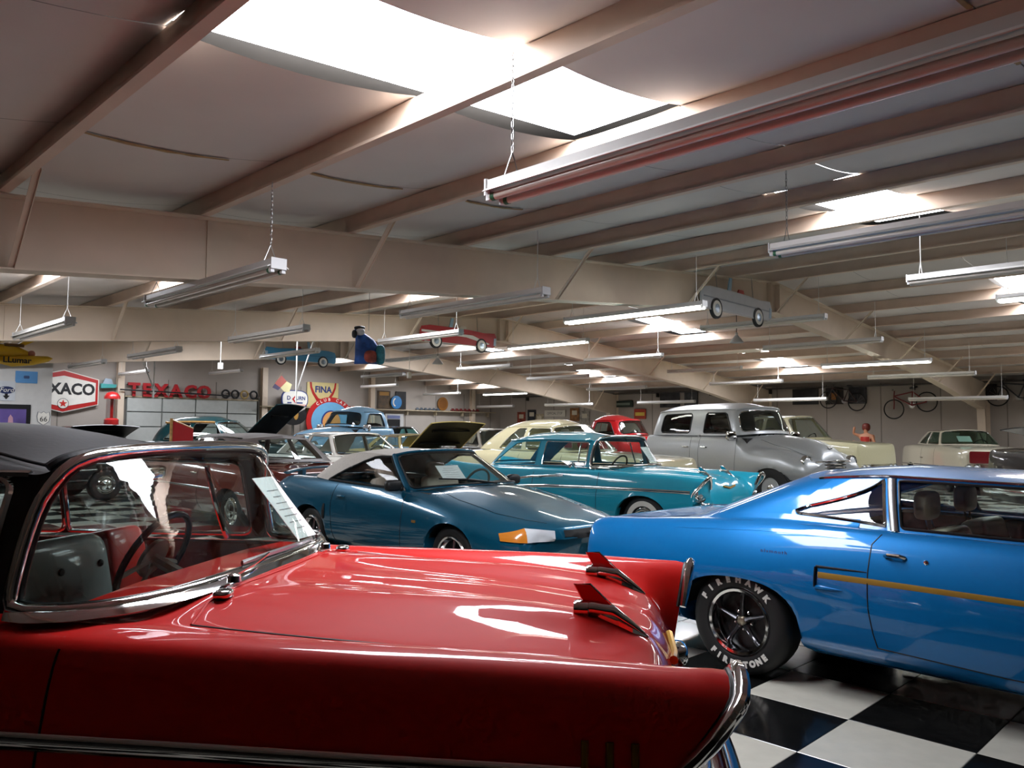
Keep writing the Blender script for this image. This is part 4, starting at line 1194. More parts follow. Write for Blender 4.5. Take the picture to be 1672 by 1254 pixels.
# ================================================================== rounded trucks of the forties and fifties
def truck(name, label, cat, loc, head, pm, style='wagon', lift=0., scale=1., mirror=True, roof_z_=1.93, dark_glass=False, hz=0., short=0.):
    c = Car(name, label, cat, loc, head, pm, scale=scale)
    L = lift
    def r(x, pts): return (x, [(p[0], p[1]+L, *(p[2:])) for p in pts])
    back = -2.45+short if style == 'wagon' else -.62
    R = [r(back, [(0, 1.20), (.3, 1.20), (.5, 1.20), (.62, 1.20), (.72, 1.18), (.78, 1.0), (.80, .75), (.76, .5)]),
         r(back+.08, [(0, 1.30), (.3, 1.30), (.5, 1.30), (.66, 1.30), (.79, 1.27), (.86, 1.05), (.875, .75), (.84, .47)]),
         r(-.3, [(0, 1.30), (.3, 1.30), (.5, 1.30), (.68, 1.30), (.82, 1.27), (.885, 1.05), (.90, .75), (.86, .46)]),
         r(.6, [(0, 1.30), (.3, 1.30), (.5, 1.30), (.68, 1.28), (.80, 1.24), (.87, 1.03), (.89, .75), (.86, .46)]),
         r(.92, [(0, 1.335), (.3, 1.32), (.48, 1.27), (.60, 1.18), (.72, 1.10), (.88, .96), (.91, .72), (.86, .46)]),
         r(1.3, [(0, 1.31), (.28, 1.28), (.44, 1.18), (.53, 1.06), (.72, 1.07), (.90, .93), (.935, .72), (.86, .5)]),
         r(1.7, [(0, 1.26), (.26, 1.22), (.40, 1.10), (.48, .98), (.71, 1.04), (.89, .90), (.93, .70), (.85, .5)]),
         r(2.0, [(0, 1.17), (.24, 1.13), (.36, 1.02), (.44, .92), (.70, .96), (.87, .82), (.90, .66), (.82, .5)]),
         r(2.17, [(0, 1.04), (.22, 1.01), (.33, .94), (.42, .86), (.68, .84), (.81, .74), (.83, .62), (.76, .5)]),
         r(2.25, [(0, .90), (.2, .88), (.3, .85), (.4, .80), (.62, .72), (.72, .66), (.74, .60), (.68, .52)])]
    zr = .36+L*.6
    ar = [(1.475, zr, .44, .40, 2.2)]
    if style == 'wagon': ar.append((-1.475, zr, .44, .40, 2.2))
    c.body(R, arches=ar, opening=(back+.15, .62, 3), nv=4, arch_from=4)
    c.bulge = .02
    zt = 1.74+L+hz
    bk = back
    N = [((.86, 0, 1.36+L), (.60, 0, zt+.05)), ((.83, .34, 1.355+L), (.58, .30, zt+.045)), ((.74, .60, 1.335+L), (.52, .52, zt+.02)), ((.62, .74, 1.32+L), (.44, .61, zt-.01)),
         ((.50, .79, 1.31+L), (.36, .64, zt))]
    if style == 'wagon':
        N += [((-.32, .815, 1.30+L), (-.32, .665, zt+.01)), ((-.66, .81, 1.30+L), (-.66, .665, zt+.01)), ((-2.0+short, .79, 1.30+L), (-1.95+short, .65, zt-.02)),
              ((-2.30+short, .70, 1.29+L), (-2.18+short, .58, zt-.04)), ((-2.40+short, .45, 1.28+L), (-2.30+short, .38, zt-.03)), ((-2.42+short, 0, 1.28+L), (-2.33+short, 0, zt))]
    else:
        N += [((-.25, .80, 1.30+L), (-.18, .655, zt)), ((-.44, .74, 1.29+L), (-.34, .60, zt-.02)), ((-.54, .5, 1.28+L), (-.42, .42, zt)), ((-.56, 0, 1.28+L), (-.44, 0, zt+.04))]
    c.ring(N)
    ff = MB(); G = DARKGLASS if dark_glass else GLASS
    c.window(-3, 3, 'windshield', mg=(.035, .035, .12, .12), rad=.2, ff=ff, trim=CHROME if style == 'wagon' else GASKET)
    for sg in (1, -1):
        c.panel(3, 4, ff, sg)
        if style == 'wagon':
            c.window(4, 5, 'door_window', mg=(.04, .07, .10, .15), rad=.2, sg=sg, ff=ff, trim=GASKET, trim_r=.014, poly=[(.10, .1), (.95, .1), (.97, .14), (.96, .8), (.92, .86), (.32, .86), (.24, .8), (.06, .16)], glass=G)
            c.panel(5, 6, ff, sg)
            c.window(6, 7, 'rear_side_window', mg=(.04, .06, .10, .15), rad=.16, sg=sg, ff=ff, trim=GASKET, trim_r=.014, glass=G)
            c.panel(7, 8, ff, sg); c.panel(8, 10, ff, sg)
        else:
            c.window(4, 5, 'door_window', ff=ff, sg=sg, trim=GASKET, poly=[(.08, .08), (.95, .08), (.97, .14), (.96, .8), (.9, .88), (.30, .88), (.22, .8), (.06, .16)], trim_r=.012)
            c.panel(5, 6, ff, sg); c.panel(6, 7, ff, sg)
    if style != 'wagon':
        c.window(7, 8, 'rear_window_half', mg=(.2, 0., .15, .2), rad=.05, sg=1, ff=ff, trim=None)
        c.window(7, 8, 'rear_window_half', mg=(.2, 0., .15, .2), rad=.05, sg=-1, ff=ff, trim=None)
    c.roof(k=(roof_z_-1.74)/.43*.9, ff=ff, k0=.12, fade=.5)
    c.part('roof', ff, pm, smooth=60)
    c.rail(3.5, len(N)-3, r=.014)
    # centre bar of the split windscreen and its visor lip
    if style == 'wagon':
        c.part('roof_visor', MB().tube([c.S(-3.2+6.4*i/20, 1.)+Vector((.015, 0, -.006)) for i in range(21)], .022, 8), pm)
    c.gap([(.60, 1.24+L), (.62, 1.0+L), (.60, .7+L), (.58, .55+L)]); c.gap([(-.36, 1.27+L), (-.38, 1.0+L), (-.36, .55+L)])
    if style == 'wagon':
        c.gap([(-.62, 1.27+L), (-.62, 1.0+L), (-.62, .55+L)]); c.handle(-.75, 1.06+L, L=.16)
        for sg in (1, -1): c.part('door_hinge', MB().box(c.side(-.42, 1.34+L-.06, sg, .012), (.05, .02, .06)), pm)
    c.handle(-.22, 1.06+L, L=.16)
    c.headlight(2.13, .66, .83+L, .10)
    g = MB()
    for i in range(5): g.tube([(2.2, -.5, .62+.055*i+L), (2.30, 0, .64+.055*i+L), (2.2, .5, .62+.055*i+L)], .016, 8)
    c.part('grille', g, CHROME)
    c.bumper(2.48, .50+L*.6, .90, .07, .12, 1, .06)
    c.gap_top([(.95, 0), (1.5, 0), (2.1, 0)], mirror=False, r=.006, m=CHROME); c.gap_top([(.96, .52), (1.5, .45), (2.05, .41)])
    c.part('hood_badge', pillow(MB(), c.top(2.12, 0, .01), (.1, .08, .05), .7), CHROME)
    if mirror: c.mirror(.60, 1.24+L, (-1, 1), (.09, .28, .2), CHROME, y=.84)
    R_ = .38+L*.55
    c.wheels(1.475, -1.475, .78, R_, .22, 'steel', .2)
    c.interior(back+.2, .8, .74, 1.26+L, .6+L, m=INT_DARK)
    c.seat(-.15, .95+L, 1.42+L, 1.3, 0, INT_DARK); c.steering((.33, .38, 1.32+L), .21, .7)
    if style == 'wagon': c.seat(-1.2, .95+L, 1.42+L, 1.3, 0, INT_DARK)
    if style == 'pickup':
        b = MB()
        for y in (-.74, .74): b.box((-1.6, y, .88+L), (1.86, .05, .46))
        b.box((-2.52, 0, .88+L), (.05, 1.5, .46)).box((-.7, 0, .9+L), (.05, 1.5, .5)).box((-1.6, 0, .70+L), (1.86, 1.5, .05))
        c.part('cargo_bed', b, pm, smooth=0)
        for sg in (1, -1):
            P = [(-1.475+.46*math.cos(PI*k/12), sg*.86, zr+.46*math.sin(PI*k/12)) for k in range(13)]
            c.part('rear_fender', MB().tube(P, .12, 10, sq=(.35, 1.)), pm)
    return c
DARKGLASS = glass_mat('dark_glass', (.25, .27, .27), .8)
SILVER = paint('paint_silver', '#b3b6b7', .45, .4, coat=.5, coat_rough=.2)
silver = truck('silver_wagon_truck', 'tall silver fifties wagon truck with chrome mirror, behind the turquoise sedan', 'truck', (15.2, 8.35), -103, SILVER, 'wagon', .14, 1.0, dark_glass=True, roof_z_=1.90, hz=.10, short=.35)
lblue = truck('light_blue_pickup', 'light blue rounded pickup truck parked before the wall of signs', 'truck', (13.5, 19.95), 188, paint('paint_light_blue', '#7fa9c6', .15, .35), 'pickup', .16, 1.06, roof_z_=1.92)
redpk = truck('red_pickup', 'red pickup truck cab peeping over the turquoise roof', 'truck', (17.7, 13.6), -84, paint('paint_pickup_red', '#b5121b', .0, .3), 'pickup', .10, .98, mirror=False, roof_z_=1.92)
# ================================================================== plainer cars further back
def rrect_(w, h, r=.02):
    out = []
    for sx, sy, a in ((1, 1, 0), (-1, 1, 90), (-1, -1, 180), (1, -1, 270)):
        for k in range(4):
            t = math.radians(a+30*k); out.append((sx*(w/2-r)+r*math.cos(t), sy*(h/2-r)+r*math.sin(t)))
    return out
def sedan(name, label, loc, head, pm, zl=0., top_m=None, scale=1., round_=0., rake=0., sheet=False, hood=None, glass=None, trim=True, wb=1.45, wheel='cap', roofz=1.38, coupe=False, grille_m=None, face_m=None, hood_m=None):
    c = Car(name, label, 'car', loc, head, pm, scale=scale)
    q = round_
    def r(x, zc, zs, ys, ym, dx=0.):
        return (x, [(0, zc+zl, dx), (ys*.45, zc-.003+zl, dx), (ys*.8, (zc+zs)/2+zl, dx*.6), (ys, zs+zl), (ym-.03, zs-.12+zl), (ym, .62), (ym-.02, .42), (ym-.12, .26)])
    R = [r(-2.6, .74, .76, .70, .78), r(-2.52, .88, .90, .80, .88), r(-2.1, .93+.02*q, .94, .80, .92), r(-1.5, .97+.03*q, .96, .80, .94), r(-.6, .97, .96, .81, .94),
         r(.5, .97, .96, .81, .94), r(.95, .99, .95, .80, .94), r(1.5, .965, .93, .79, .94), r(2.15, .915, .90, .77, .92, .03), r(2.38, .86, .88, .75, .88, .05), r(2.44, .74, .76, .68, .80, .05)]
    c.body(R, arches=[(wb, .33, .40, .35, 2.3), (-wb, .33, .40, .33, 2.4)], opening=(-1.25, .7, 2), nv=4, arch_from=4)
    c.bulge = .012+.03*q
    z0 = 1.0+zl; zt = roofz-.10+zl
    rr = rake
    N = [((.95, 0, z0), (.36-.1*q, 0, zt+.05)), ((.90, .36, z0-.005), (.34-.1*q, .31, zt+.043)), ((.76, .62, z0-.015), (.27-.1*q, .48, zt+.02)), ((.60, .74, z0-.025), (.18-.08*q, .57, zt)),
         ((.52, .755, z0-.025), (.11, .585, zt)), ((-.42, .765, z0-.02), (-.40, .60, zt+.01)), ((-.52, .765, z0-.02), (-.48, .60, zt+.01)),
         ((-1.20, .75, z0-.015), (-.92, .58, zt)), ((-1.62-rr, .68, z0-.01), (-1.12, .54, zt-.015)), ((-1.80-rr, .45, z0), (-1.26, .40, zt)), ((-1.86-rr, 0, z0), (-1.30, 0, zt+.03))]
    c.ring(N)
    ff = MB(); G = glass or GLASS
    c.window(-3, 3, 'windshield', mg=(.025, .025, .06, .07), rad=.14, ff=ff, trim=CHROME, glass=G)
    for sg in (1, -1):
        c.panel(3, 4, ff, sg)
        c.window(4, 5, 'front_window', mg=(.03, .03, .06, .08), rad=.08+.1*q, sg=sg, ff=ff, trim=CHROME, trim_r=.008, glass=G)
        c.panel(5, 6, ff, sg)
        c.window(6, 7, 'rear_side_window', poly=[(.03, .06), (.93, .08), (.80, .45), (.55, .86), (.45, .91), (.03, .91)], sg=sg, ff=ff, trim=CHROME, trim_r=.008, glass=G)
        c.panel(7, 8, ff, sg); c.panel(8, 9, ff, sg)
    rows = [[c.S(9+i/6, .1+.8*j/6) for j in range(7)] for i in range(7)]
    rows2 = [[Vector((p.x, -p.y, p.z)) for p in r_] for r_ in rows[::-1]]
    c.part('rear_window', MB().grid(rows+rows2[1:]), G, smooth=60)
    for i in range(6):
        for sg in (1, -1):
            for va, vb in ((0, .1), (.9, 1.)): ff.grid([[c.S(u, v, sg) for v in (va, vb)] for u in (9+i/6, 9+(i+1)/6)])
    c.roof(k=.16+.25*q, ff=ff, k0=.12, fade=.4)
    c.part('roof', ff, top_m or pm, smooth=60)
    c.rail(3.6, 8, r=.01, m=CHROME if trim else pm)
    c.gap([(.62, .92+zl), (.62, .6), (.6, .3)]); c.gap([(-.47, .93+zl), (-.48, .6), (-.46, .3)])
    if trim: c.strip([(2.3, .66), (1.0, .65), (-1.0, .63), (-2.4, .60)], .011)
    for k in range(2): c.headlight(2.46, .50+.19*k, .66, .075)
    g = MB()
    for i in range(7): g.box((2.47, 0, .56+.03*i), (.02, .84, .01))
    c.part('grille', g, grille_m or CHROME, smooth=0)
    c.bumper(2.58, .47, .9, .075, .28, 1, .06); c.bumper(2.72, .48, .9, .075, .28, -1, .06)
    for sg in (1, -1): c.part('taillight', MB().box((-2.61, sg*.55, .68), (.03, .3, .1)), REDLENS)
    c.wheels(wb, -wb, .77, .335, .2, wheel, .19)
    c.handle(-.36, .84)
    c.interior(-1.4, .82, .74, .95+zl, .3)
    c.seat(-.25, .5, .97+zl, 1.3); c.seat(-1.1, .5, .94+zl, 1.25)
    c.steering((.28, .37, .97+zl), .19, .5)
    if sheet: c.sheet((.64, -.15, 1.16+zl), (.0, -1, 0), (-.75, 0, .6), .34, .24, 5)
    if face_m: c.part('front_panel', MB().prism(rrect_(1.34, .30, .04), 0, .03, lambda u, v, d: (2.47+d, u, .93+v)), face_m, smooth=0, label='dark red front panel')
    if hood:
        ang, uw, um, xh = hood
        # raised hood panel hinged at the cowl, dark underside with bracing, over an engine
        Lh = 1.3; M = Matrix.Translation((xh, 0, 1.0+zl)) @ Matrix.Rotation(-ang, 4, 'Y')
        rows = []
        for i in range(9):
            x = Lh*i/8; rows.append([(x, -uw+2*uw*j/10, .05*(1-(2*j/10-1)**2)-.03*(i/8)**3) for j in range(11)])
        o = c.part('raised_hood', MB().grid(rows).xf(M), hood_m or pm)
        c.part('hood_underside', MB().grid([[(p[0], p[1]*.97, p[2]-.02) for p in r_] for r_ in rows]).xf(M), um, parent=o)
        e = MB()
        for i in (0, 8):
            e.tube([(p[0], p[1], p[2]-.008) for p in rows[i]], .014, 6)
        for j in (0, 10):
            e.tube([(r_[j][0], r_[j][1], r_[j][2]-.008) for r_ in rows], .014, 6)
        c.part('hood_edge', e.xf(M), pm, parent=o)
        b = MB().box((0.3, 0, -.03), (.06, 1.1, .03)).box((.9, 0, -.03), (.06, 1.0, .03)).xf(M); c.part('hood_brace', b, um, parent=o)
        en = MB(); pillow(en, (1.5, 0, .98), (.5, .5, .2), .5); en.lathe([(.2, 0), (.21, .05), (.2, .09), (.02, .1)], c=(1.5, 0, 1.05), axis='z', n=20)
        c.part('engine', en, STEEL)
    return c
HOODBLK = mat('matt_black_hood', '#060606', .85, spec=.1)
PANELW = mat('bright_white_panel', '#f4f4f2', .4)
P_WHITE = paint('paint_white', '#d8d4ca', 0., .3)
P_BLACK = paint('paint_black', '#0b0b0d', 0., .3)
P_CREAM = paint('paint_cream', '#d6cba4', 0., .3)
P_BROWN = paint('paint_maroon_brown', '#6b2a20', .2, .3)
P_DGREEN = paint('paint_dark_green', '#0f3f44', .2, .3)
sedan('white_coupe', 'white sixties coupe between the teal convertible and the blue pickup', (8.75, 13.2), -88, P_WHITE, .04, roofz=1.46)
sedan('maroon_sedan', 'maroon brown sedan seen through the red car windshield, tail to the viewer', (6.05, 12.35), 91, P_BROWN, .03, roofz=1.45, top_m=mat('brown_top', '#3d332f', .5))
sedan('black_low_car', 'black car seen low through the left of the red car windshield', (4.1, 18.1), 8, P_BLACK, .0)
sedan('black_car_white_hood', 'black car at the right edge with its pale hood raised', (18.6, 2.05), 135, P_BLACK, .33, hood=(.24, .8, PANELW, .9), hood_m=PANELW, roofz=1.3)
sedan('cream_red_car', 'cream car with dark red grille by the bicycle wall', (24.6, 6.75), -146, paint('paint_ivory', '#cfc8b2', 0., .3), .22, roofz=1.46, face_m=mat('maroon_face', '#6a1218', .3, coat=1.), sheet=True, glass=glass_mat('green_glass', (.45, .62, .55), .8), grille_m=mat('maroon_grille', '#5e1015', .3, coat=1.))
sedan('yellow_hood_car', 'pale yellow car with its hood raised behind the teal convertible', (12.4, 15.75), -100, paint('paint_pale_yellow', '#c9b676', 0., .3), .05, hood=(.52, .72, DARK, .86), roofz=1.40)
sedan('black_white_coupe', 'black coupe with white roof pillars beside the raised yellow hood', (15.15, 15.9), -100, P_BLACK, .08, top_m=P_WHITE, roofz=1.52)
sedan('dark_teal_hardtop', 'dark hardtop with teal glass behind the white coupe', (17.7, 23.6), -92, paint('paint_dark_teal', '#16262c', .2, .3), .16, roofz=1.5, glass=glass_mat('teal_glass', (.35, .62, .62), .8))
sedan('cream_bubble_coupe', 'cream rounded coupe behind the turquoise roof', (11.75, 10.2), -90, P_CREAM, .15, round_=1., rake=.15, roofz=1.54, trim=False)
# dark green wood-trimmed wagon with its hood thrown open
gw = sedan('green_woodie_wagon', 'dark green forties wagon with tan wood trim and black hood raised', (9.0, 19.4), -52, P_DGREEN, .20, round_=1., rake=-.2, hood=(.78, .86, HOODBLK, .86), hood_m=HOODBLK, roofz=1.56, trim=False)
WOOD = mat('tan_wood', '#b78a4a', .45, var=.25, scale=18, coat=.4)
for sg in (1, -1):
    gw.part('wood_rail', MB().tube([gw.S(u, .98, sg)+Vector((0, sg*.012, 0)) for u in [4+5*i/24 for i in range(25)]], .028, 8), WOOD)
    gw.strip([(.6, .95), (-.5, .95), (-2.3, .92)], .03, 'wood_belt', WOOD, sides=(sg,))
    for x in (.55, -.45, -1.3, -2.2): gw.strip([(x, .95), (x, .5)], .03, 'wood_post', WOOD, sides=(sg,))
    gw.strip([(.6, .5), (-1.0, .5)], .03, 'wood_sill', WOOD, sides=(sg,))
sedan('black_hood_car', 'black car with hood raised below the hexagonal sign', (7.35, 24.9), -90, P_BLACK, .2, hood=(.28, .85, DARK, .86))
# ---- cream pickup of the sixties: taller, squarer cab
sedan('cream_pickup', 'cream slab-sided pickup truck behind the nose of the silver truck', (20.9, 9.9), -100, paint('paint_cream_truck', '#d0cba8', 0., .32), .36, roofz=1.66)
# ================================================================== hanging fluorescent fixtures
FIXW = mat('fixture_white', '#dcdad6', .35, var=.03)
TUBE_OFF = mat('tube_unlit', '#d9d2c8', .25, coat=.5)
TUBE_ON = emit_mat('tube_lit', '#f4f7ec', TUBE_STRENGTH)
ENDCAP = mat('fixture_endcap', '#c9c9c9', .4)
SOCK = mat('socket_green', '#2f6b46', .5)
L8 = 2.44
def fx_meshes():
    h = MB()
    prof = [(-.055, .035), (.055, .035), (.055, -.005), (.088, -.028), (.084, -.031), (.05, -.012), (-.05, -.012), (-.084, -.031), (-.088, -.028), (-.055, -.005)]
    h.prism(prof, -L8/2, L8/2, lambda u, v, d: (u, d, v))
    e = MB().box((0, .006, .0), (.125, .012, .082))
    for x in (-.045, .045): e.box((x, -.012, -.045), (.03, .026, .045))
    t = MB().tube([(0, -L8/2+.02, -.052), (0, L8/2-.02, -.052)], .019, 10)
    k = MB().tube([(0, -.03, -.052), (0, -.055, -.052)], .0205, 10)
    return h.mesh('housing', 30), e.mesh('end_cap', 0), t.mesh('tube', 40), k.mesh('socket', 40)
FM = fx_meshes()
t_on = FM[2].copy()
FM[0].materials.append(FIXW); FM[1].materials.append(ENDCAP); FM[2].materials.append(TUBE_OFF); t_on.materials.append(TUBE_ON); FM[3].materials.append(SOCK)
def fixture(X, Ya, z, lit, label, links=False, cord=False):
    yc = Ya+L8/2
    o = thing('fluorescent_fixture', label, 'light fixture', (X, yc, z), 0, group='hanging fluorescent fixtures')
    def put(nm, me, loc=(0, 0, 0), rz=0.):
        c = bpy.data.objects.new(nm, me); COL.objects.link(c); c.parent = o; c.location = loc; c.rotation_euler.z = rz
    put('housing', FM[0])
    for x in (-.045, .045): put('tube', t_on if lit else FM[2], (x, 0, 0))
    for s in (-1, 1):
        put('end_cap', FM[1], (0, s*L8/2, 0), 0 if s > 0 else PI)
        if links:
            for x in (-.045, .045): put('socket', FM[3], (x, s*L8/2, 0), 0 if s > 0 else PI)
    for s in (-1, 1):
        y = s*1.1; top = roof_z(X)-z-.004
        ch = MB(); v = .16
        for sx in (-1, 1): ch.tube([(sx*.05, y, .036), (0, y, v)], .0028 if links else .004, 5)
        if links:
            n = int((top-v)/.03)
            for i in range(n):
                zc = v+(top-v)*(i+.5)/n; P = []
                for k in range(8):
                    a = 2*PI*k/8; u, w_ = .007*math.cos(a), .02*math.sin(a)
                    P.append((u, y, zc+w_) if i % 2 else (0, y+u, zc+w_))
                ch.tube(P, .0022, 5, closed=True)
        else: ch.tube([(0, y, v), (0, y, top)], .0045, 5)
        ch.build('chain', FIXW if cord else STEEL, o)
FX = [
 (2.64, .33, 2.71, 0, 'nearest unlit twin-tube fluorescent fixture, large at upper right below the skylight', 1),
 (2.85, 5.30, 2.74, 0, 'unlit fluorescent fixture passing under the first roof beam at left', 1),
 (2.96, 10.63, 2.83, 0, 'unlit fluorescent fixture at far left above the yellow plane', 0),
 (6.0, .56, 3.02, 0, 'unlit fluorescent fixture under the second skylight at upper right', 1),
 (6.05, 5.56, 2.99, 0, 'unlit fluorescent fixture crossing the first beam left of centre', 0),
 (6.11, 10.47, 3.04, 0, 'unlit fluorescent fixture above the blue cut-out car', 0),
 (5.9, 14.6, 2.98, 0, 'dim fluorescent fixture over the partition end at left', 0),
 (6.11, 19.3, 3.03, 0, 'small fluorescent fixture just above the hexagonal sign', 0),
 (9.05, .52, 3.2, 0, 'unlit fluorescent fixture near the right edge below the skylight', 0),
 (9.23, 5.60, 3.24, 1, 'brightly lit fluorescent fixture left of the white cut-out car', 0),
 (9.30, 10.61, 3.29, 0, 'unlit fluorescent fixture in front of the red cut-out car', 0),
 (8.89, 14.75, 3.2, 0, 'unlit fluorescent fixture in front of the blue cut-out car', 0),
 (9.4, 25.6, 3.3, 0, 'small fluorescent fixture beside the red wall letters', 0),
 (12.1, .40, 3.36, 1, 'lit fluorescent fixture cut off by the right edge', 0),
 (13.45, 5.77, 3.55, 0, 'unlit fluorescent fixture right below the white cut-out car', 0),
 (13.37, 11.03, 3.52, 1, 'lit fluorescent fixture right of the red cut-out car', 0),
 (14.26, 17.23, 3.62, 0, 'dim fluorescent fixture below the parrot at centre', 0),
 (12.5, 25.6, 3.5, 0, 'dim fluorescent fixture above the garage door right end', 0),
 (15.82, 5.69, 3.35, 0, 'unlit fluorescent fixture in the second row right of the white cut-out car', 0),
 (16.29, 11.07, 3.41, 0, 'unlit fluorescent fixture above the cream rounded coupe', 0),
 (16.86, 16.9, 3.5, 0, 'fluorescent fixture hanging below the red cut-out car', 0),
 (16.15, 21.3, 3.4, 0, 'dim fluorescent fixture above the yellow shield sign', 0),
 (18.89, 5.76, 3.16, 1, 'brightest lit long fluorescent fixture at right above the bicycles', 0),
 (17.93, 14.78, 3.15, 0, 'dim fluorescent fixture left of the far double skylight', 0),
 (18.77, 25.17, 3.28, 0, 'fluorescent fixture above the blue pickup cab', 0),
 (20.41, 11.2, 3.36, 0, 'unlit fluorescent fixture above the silver truck roof', 0),
 (20.75, 5.37, 2.96, 0, 'dim fluorescent fixture above the red bicycle', 0),
 (22.57, 11.04, 3.08, 0, 'unlit fluorescent fixture over the right end of the silver truck', 0),
 (21.22, 15.05, 2.97, 0, 'fluorescent fixture above the red pickup cab', 0),
 (22.11, 21.3, 3.0, 1, 'small lit fluorescent fixture in the far middle', 0),
 (22.5, 25.7, 3.11, 0, 'small fluorescent fixture hanging before the brown wall disc', 0),
 (24.03, 5.48, 2.51, 0, 'low fluorescent fixture crossing the red bicycle', 0),
 (24.35, 10.45, 2.59, 0, 'low fluorescent fixture above the cream pickup', 0),
 (23.9, 19.5, 2.57, 0, 'low fluorescent fixture above the cream rounded coupe roof', 0),
 (25.8, 25.7, 2.64, 0, 'farthest fluorescent fixture near the far corner', 0),
 (24.3, 15.15, 2.6, 0, 'low fluorescent fixture partly hidden by the silver roof', 0),
]
for X, Ya, z, lit, lab, lk in FX: fixture(X, Ya, z, lit, lab, bool(lk), cord=(lk == 0))
# ================================================================== signs and things on the far walls
RED = mat('sign_red', '#b5211f', .4); BLUE = mat('sign_blue', '#2b3a78', .4); BLACKS = mat('sign_black', '#141416', .45); SWHITE = mat('sign_white', '#e4e1d8', .45)
YELL = mat('sign_cream', '#d9c88b', .5); ORANGE = mat('sign_orange', '#d99a56', .5); SKYB = mat('sign_sky_blue', '#6aa6cc', .45); STAR = mat('star_red', '#c22a24', .4)
GREYM = mat('track_steel', '#77756f', .4, .7); WOODS = mat('shelf_wood', '#b3a489', .6, var=.15, scale=10)
def plate(name, poly, c, m, parent=None, d=.03, face='y', z=None):
    # flat solid cut from an outline; face 'y': faces -Y (back wall); 'x': faces -X (right wall)
    if face == 'y': f = lambda u, v, dd: (c[0]+u, c[1]-dd, c[2]+v)
    else: f = lambda u, v, dd: (c[0]-dd, c[1]-u, c[2]+v)
    return MB().prism(poly, 0, d, f).build(name, m, parent, smooth=0)
def circ(r, n=28, rx=None, a0=0., a1=2*PI): return [((rx or r)*math.cos(a0+(a1-a0)*k/n), r*math.sin(a0+(a1-a0)*k/n)) for k in range(n)]
def rrect(w, h, r=.02):
    out = []
    for sx, sy, a in ((1, 1, 0), (-1, 1, 90), (-1, -1, 180), (1, -1, 270)):
        for k in range(4):
            t = math.radians(a+30*k); out.append((sx*(w/2-r)+r*math.cos(t), sy*(h/2-r)+r*math.sin(t)))
    return out
def sign_thing(name, label, c, cat='sign'): return thing(name, label, cat, (0, 0, 0))
def TY(x, y, z): return frame_M((x, y, z), (1, 0, 0), (0, 0, 1))       # text facing -Y
def TX_(x, y, z): return frame_M((x, y, z), (0, -1, 0), (0, 0, 1))      # text facing -X
WY = Y1-.03; WX = X1-.03
# hexagonal oil company sign
o = thing('hexagon_sign', 'large white hexagonal TEXACO sign with red border and star, beyond the partition', 'sign', (0, 0, 0))
cx0, cz0 = 7.75, 2.66
hexo = [(-1.03, .40), (0, .66), (1.03, .40), (1.03, -.40), (0, -.66), (-1.03, -.40)]
def scl(p, a, b): return [(u*a, v*b) for u, v in p]
plate('sign_edge', scl(hexo, 1.03, 1.05), (cx0, WY, cz0), SWHITE, o, .14); plate('border', hexo, (cx0, WY-.14, cz0), RED, o, .012); plate('face', scl(hexo, .93, .76), (cx0, WY-.152, cz0), SWHITE, o, .008)
text_part('TEXACO', o, BLACKS, TY(cx0, WY-.163, cz0+.06), size=.50, offset=.018, extrude=.003, sx=.93)
b = MB().lathe([(.165, 0), (.165, .012)], c=(cx0+.0, WY-.152, cz0-.40), axis='y', n=24, sgn=-1); b.build('star_disc', SWHITE, o)
b = MB().lathe([(.175, 0), (.165, .014), (.155, .014)], c=(cx0+.0, WY-.152, cz0-.40), axis='y', n=24, sgn=-1, cap=False); b.build('star_ring', BLACKS, o)
st = [((.13 if k % 2 == 0 else .052)*math.cos(PI/2+PI*k/5), (.13 if k % 2 == 0 else .052)*math.sin(PI/2+PI*k/5)) for k in range(10)]
plate('star', st, (cx0, WY-.166, cz0-.40), STAR, o, .006)
# red free-standing letters above the overhead door
o = thing('red_wall_letters', 'red TEXACO letters standing on the white overhead door header', 'sign', (0, 0, 0))
xs_ = [9.93, 10.36, 10.84, 11.36, 11.88, 12.38]
for ch, x in zip('TEXACO', xs_):
    me = text_mesh(ch, .62, extrude=.04, offset=.022); me.transform(TY(x, WY-.12, 2.785)); link('letter', me, mat('letter_red', '#b3272d', .4), o)
# sectional overhead door: panels, each its own piece
od = thing('overhead_door', 'white sectional overhead garage door below the red letters', 'door', (0, 0, 0))
gx0, gx1 = 9.73, 14.5
for r_ in range(5):
    for k in range(4):
        w_ = (gx1-gx0)/4
        plate('panel', rrect(w_-.05, .47, .015), (gx0+w_*(k+.5), WY-.03, .26+.51*r_), mat('door_panel', '#b6b9b5', .5), od, .03)
plate('frame', [(gx0, 0), (gx1, 0), (gx1, 2.55), (gx0, 2.55)], (0, WY, .0), mat('door_frame_grey', '#70736f', .5), od, .03)
MB().box(((gx0+gx1)/2, WY-.05, 2.57), (gx1-gx0+.2, .08, .05)).build('header', WOODS, od, smooth=0)
for x in (gx0-.1, gx1+.06): MB().box((x, WY-.06, 1.35), (.07, .06, 2.7)).build('track', GREYM, od, smooth=0)
o = MB().tube([(gx0-.3, WY-.3, 2.78), (gx1-1.2, WY-.3, 2.70)], .025, 8).build('black_rod', BLACKS); tag(o, 'thin black rod lying in front of the red wall letters', 'rod')
for k, x in enumerate((13.2, 13.57, 13.94, 14.31)):
    t_ = MB().tube([(x+.14*math.cos(a), WY-.12, 2.775+.14*math.sin(a)) for a in [PI*2*i/18 for i in range(18)]], .035, 8, closed=True).build('decorative_ring', [RUBBER, RUBBER, mat('brass_wheel', '#a98f58', .4), RUBBER][k])
    tag(t_, ['leftmost black tyre ring on the door header', 'black tyre ring left of the brass ring on the header', 'brass coloured ring on the door header', 'rightmost black tyre ring on the door header'][k], 'ring')
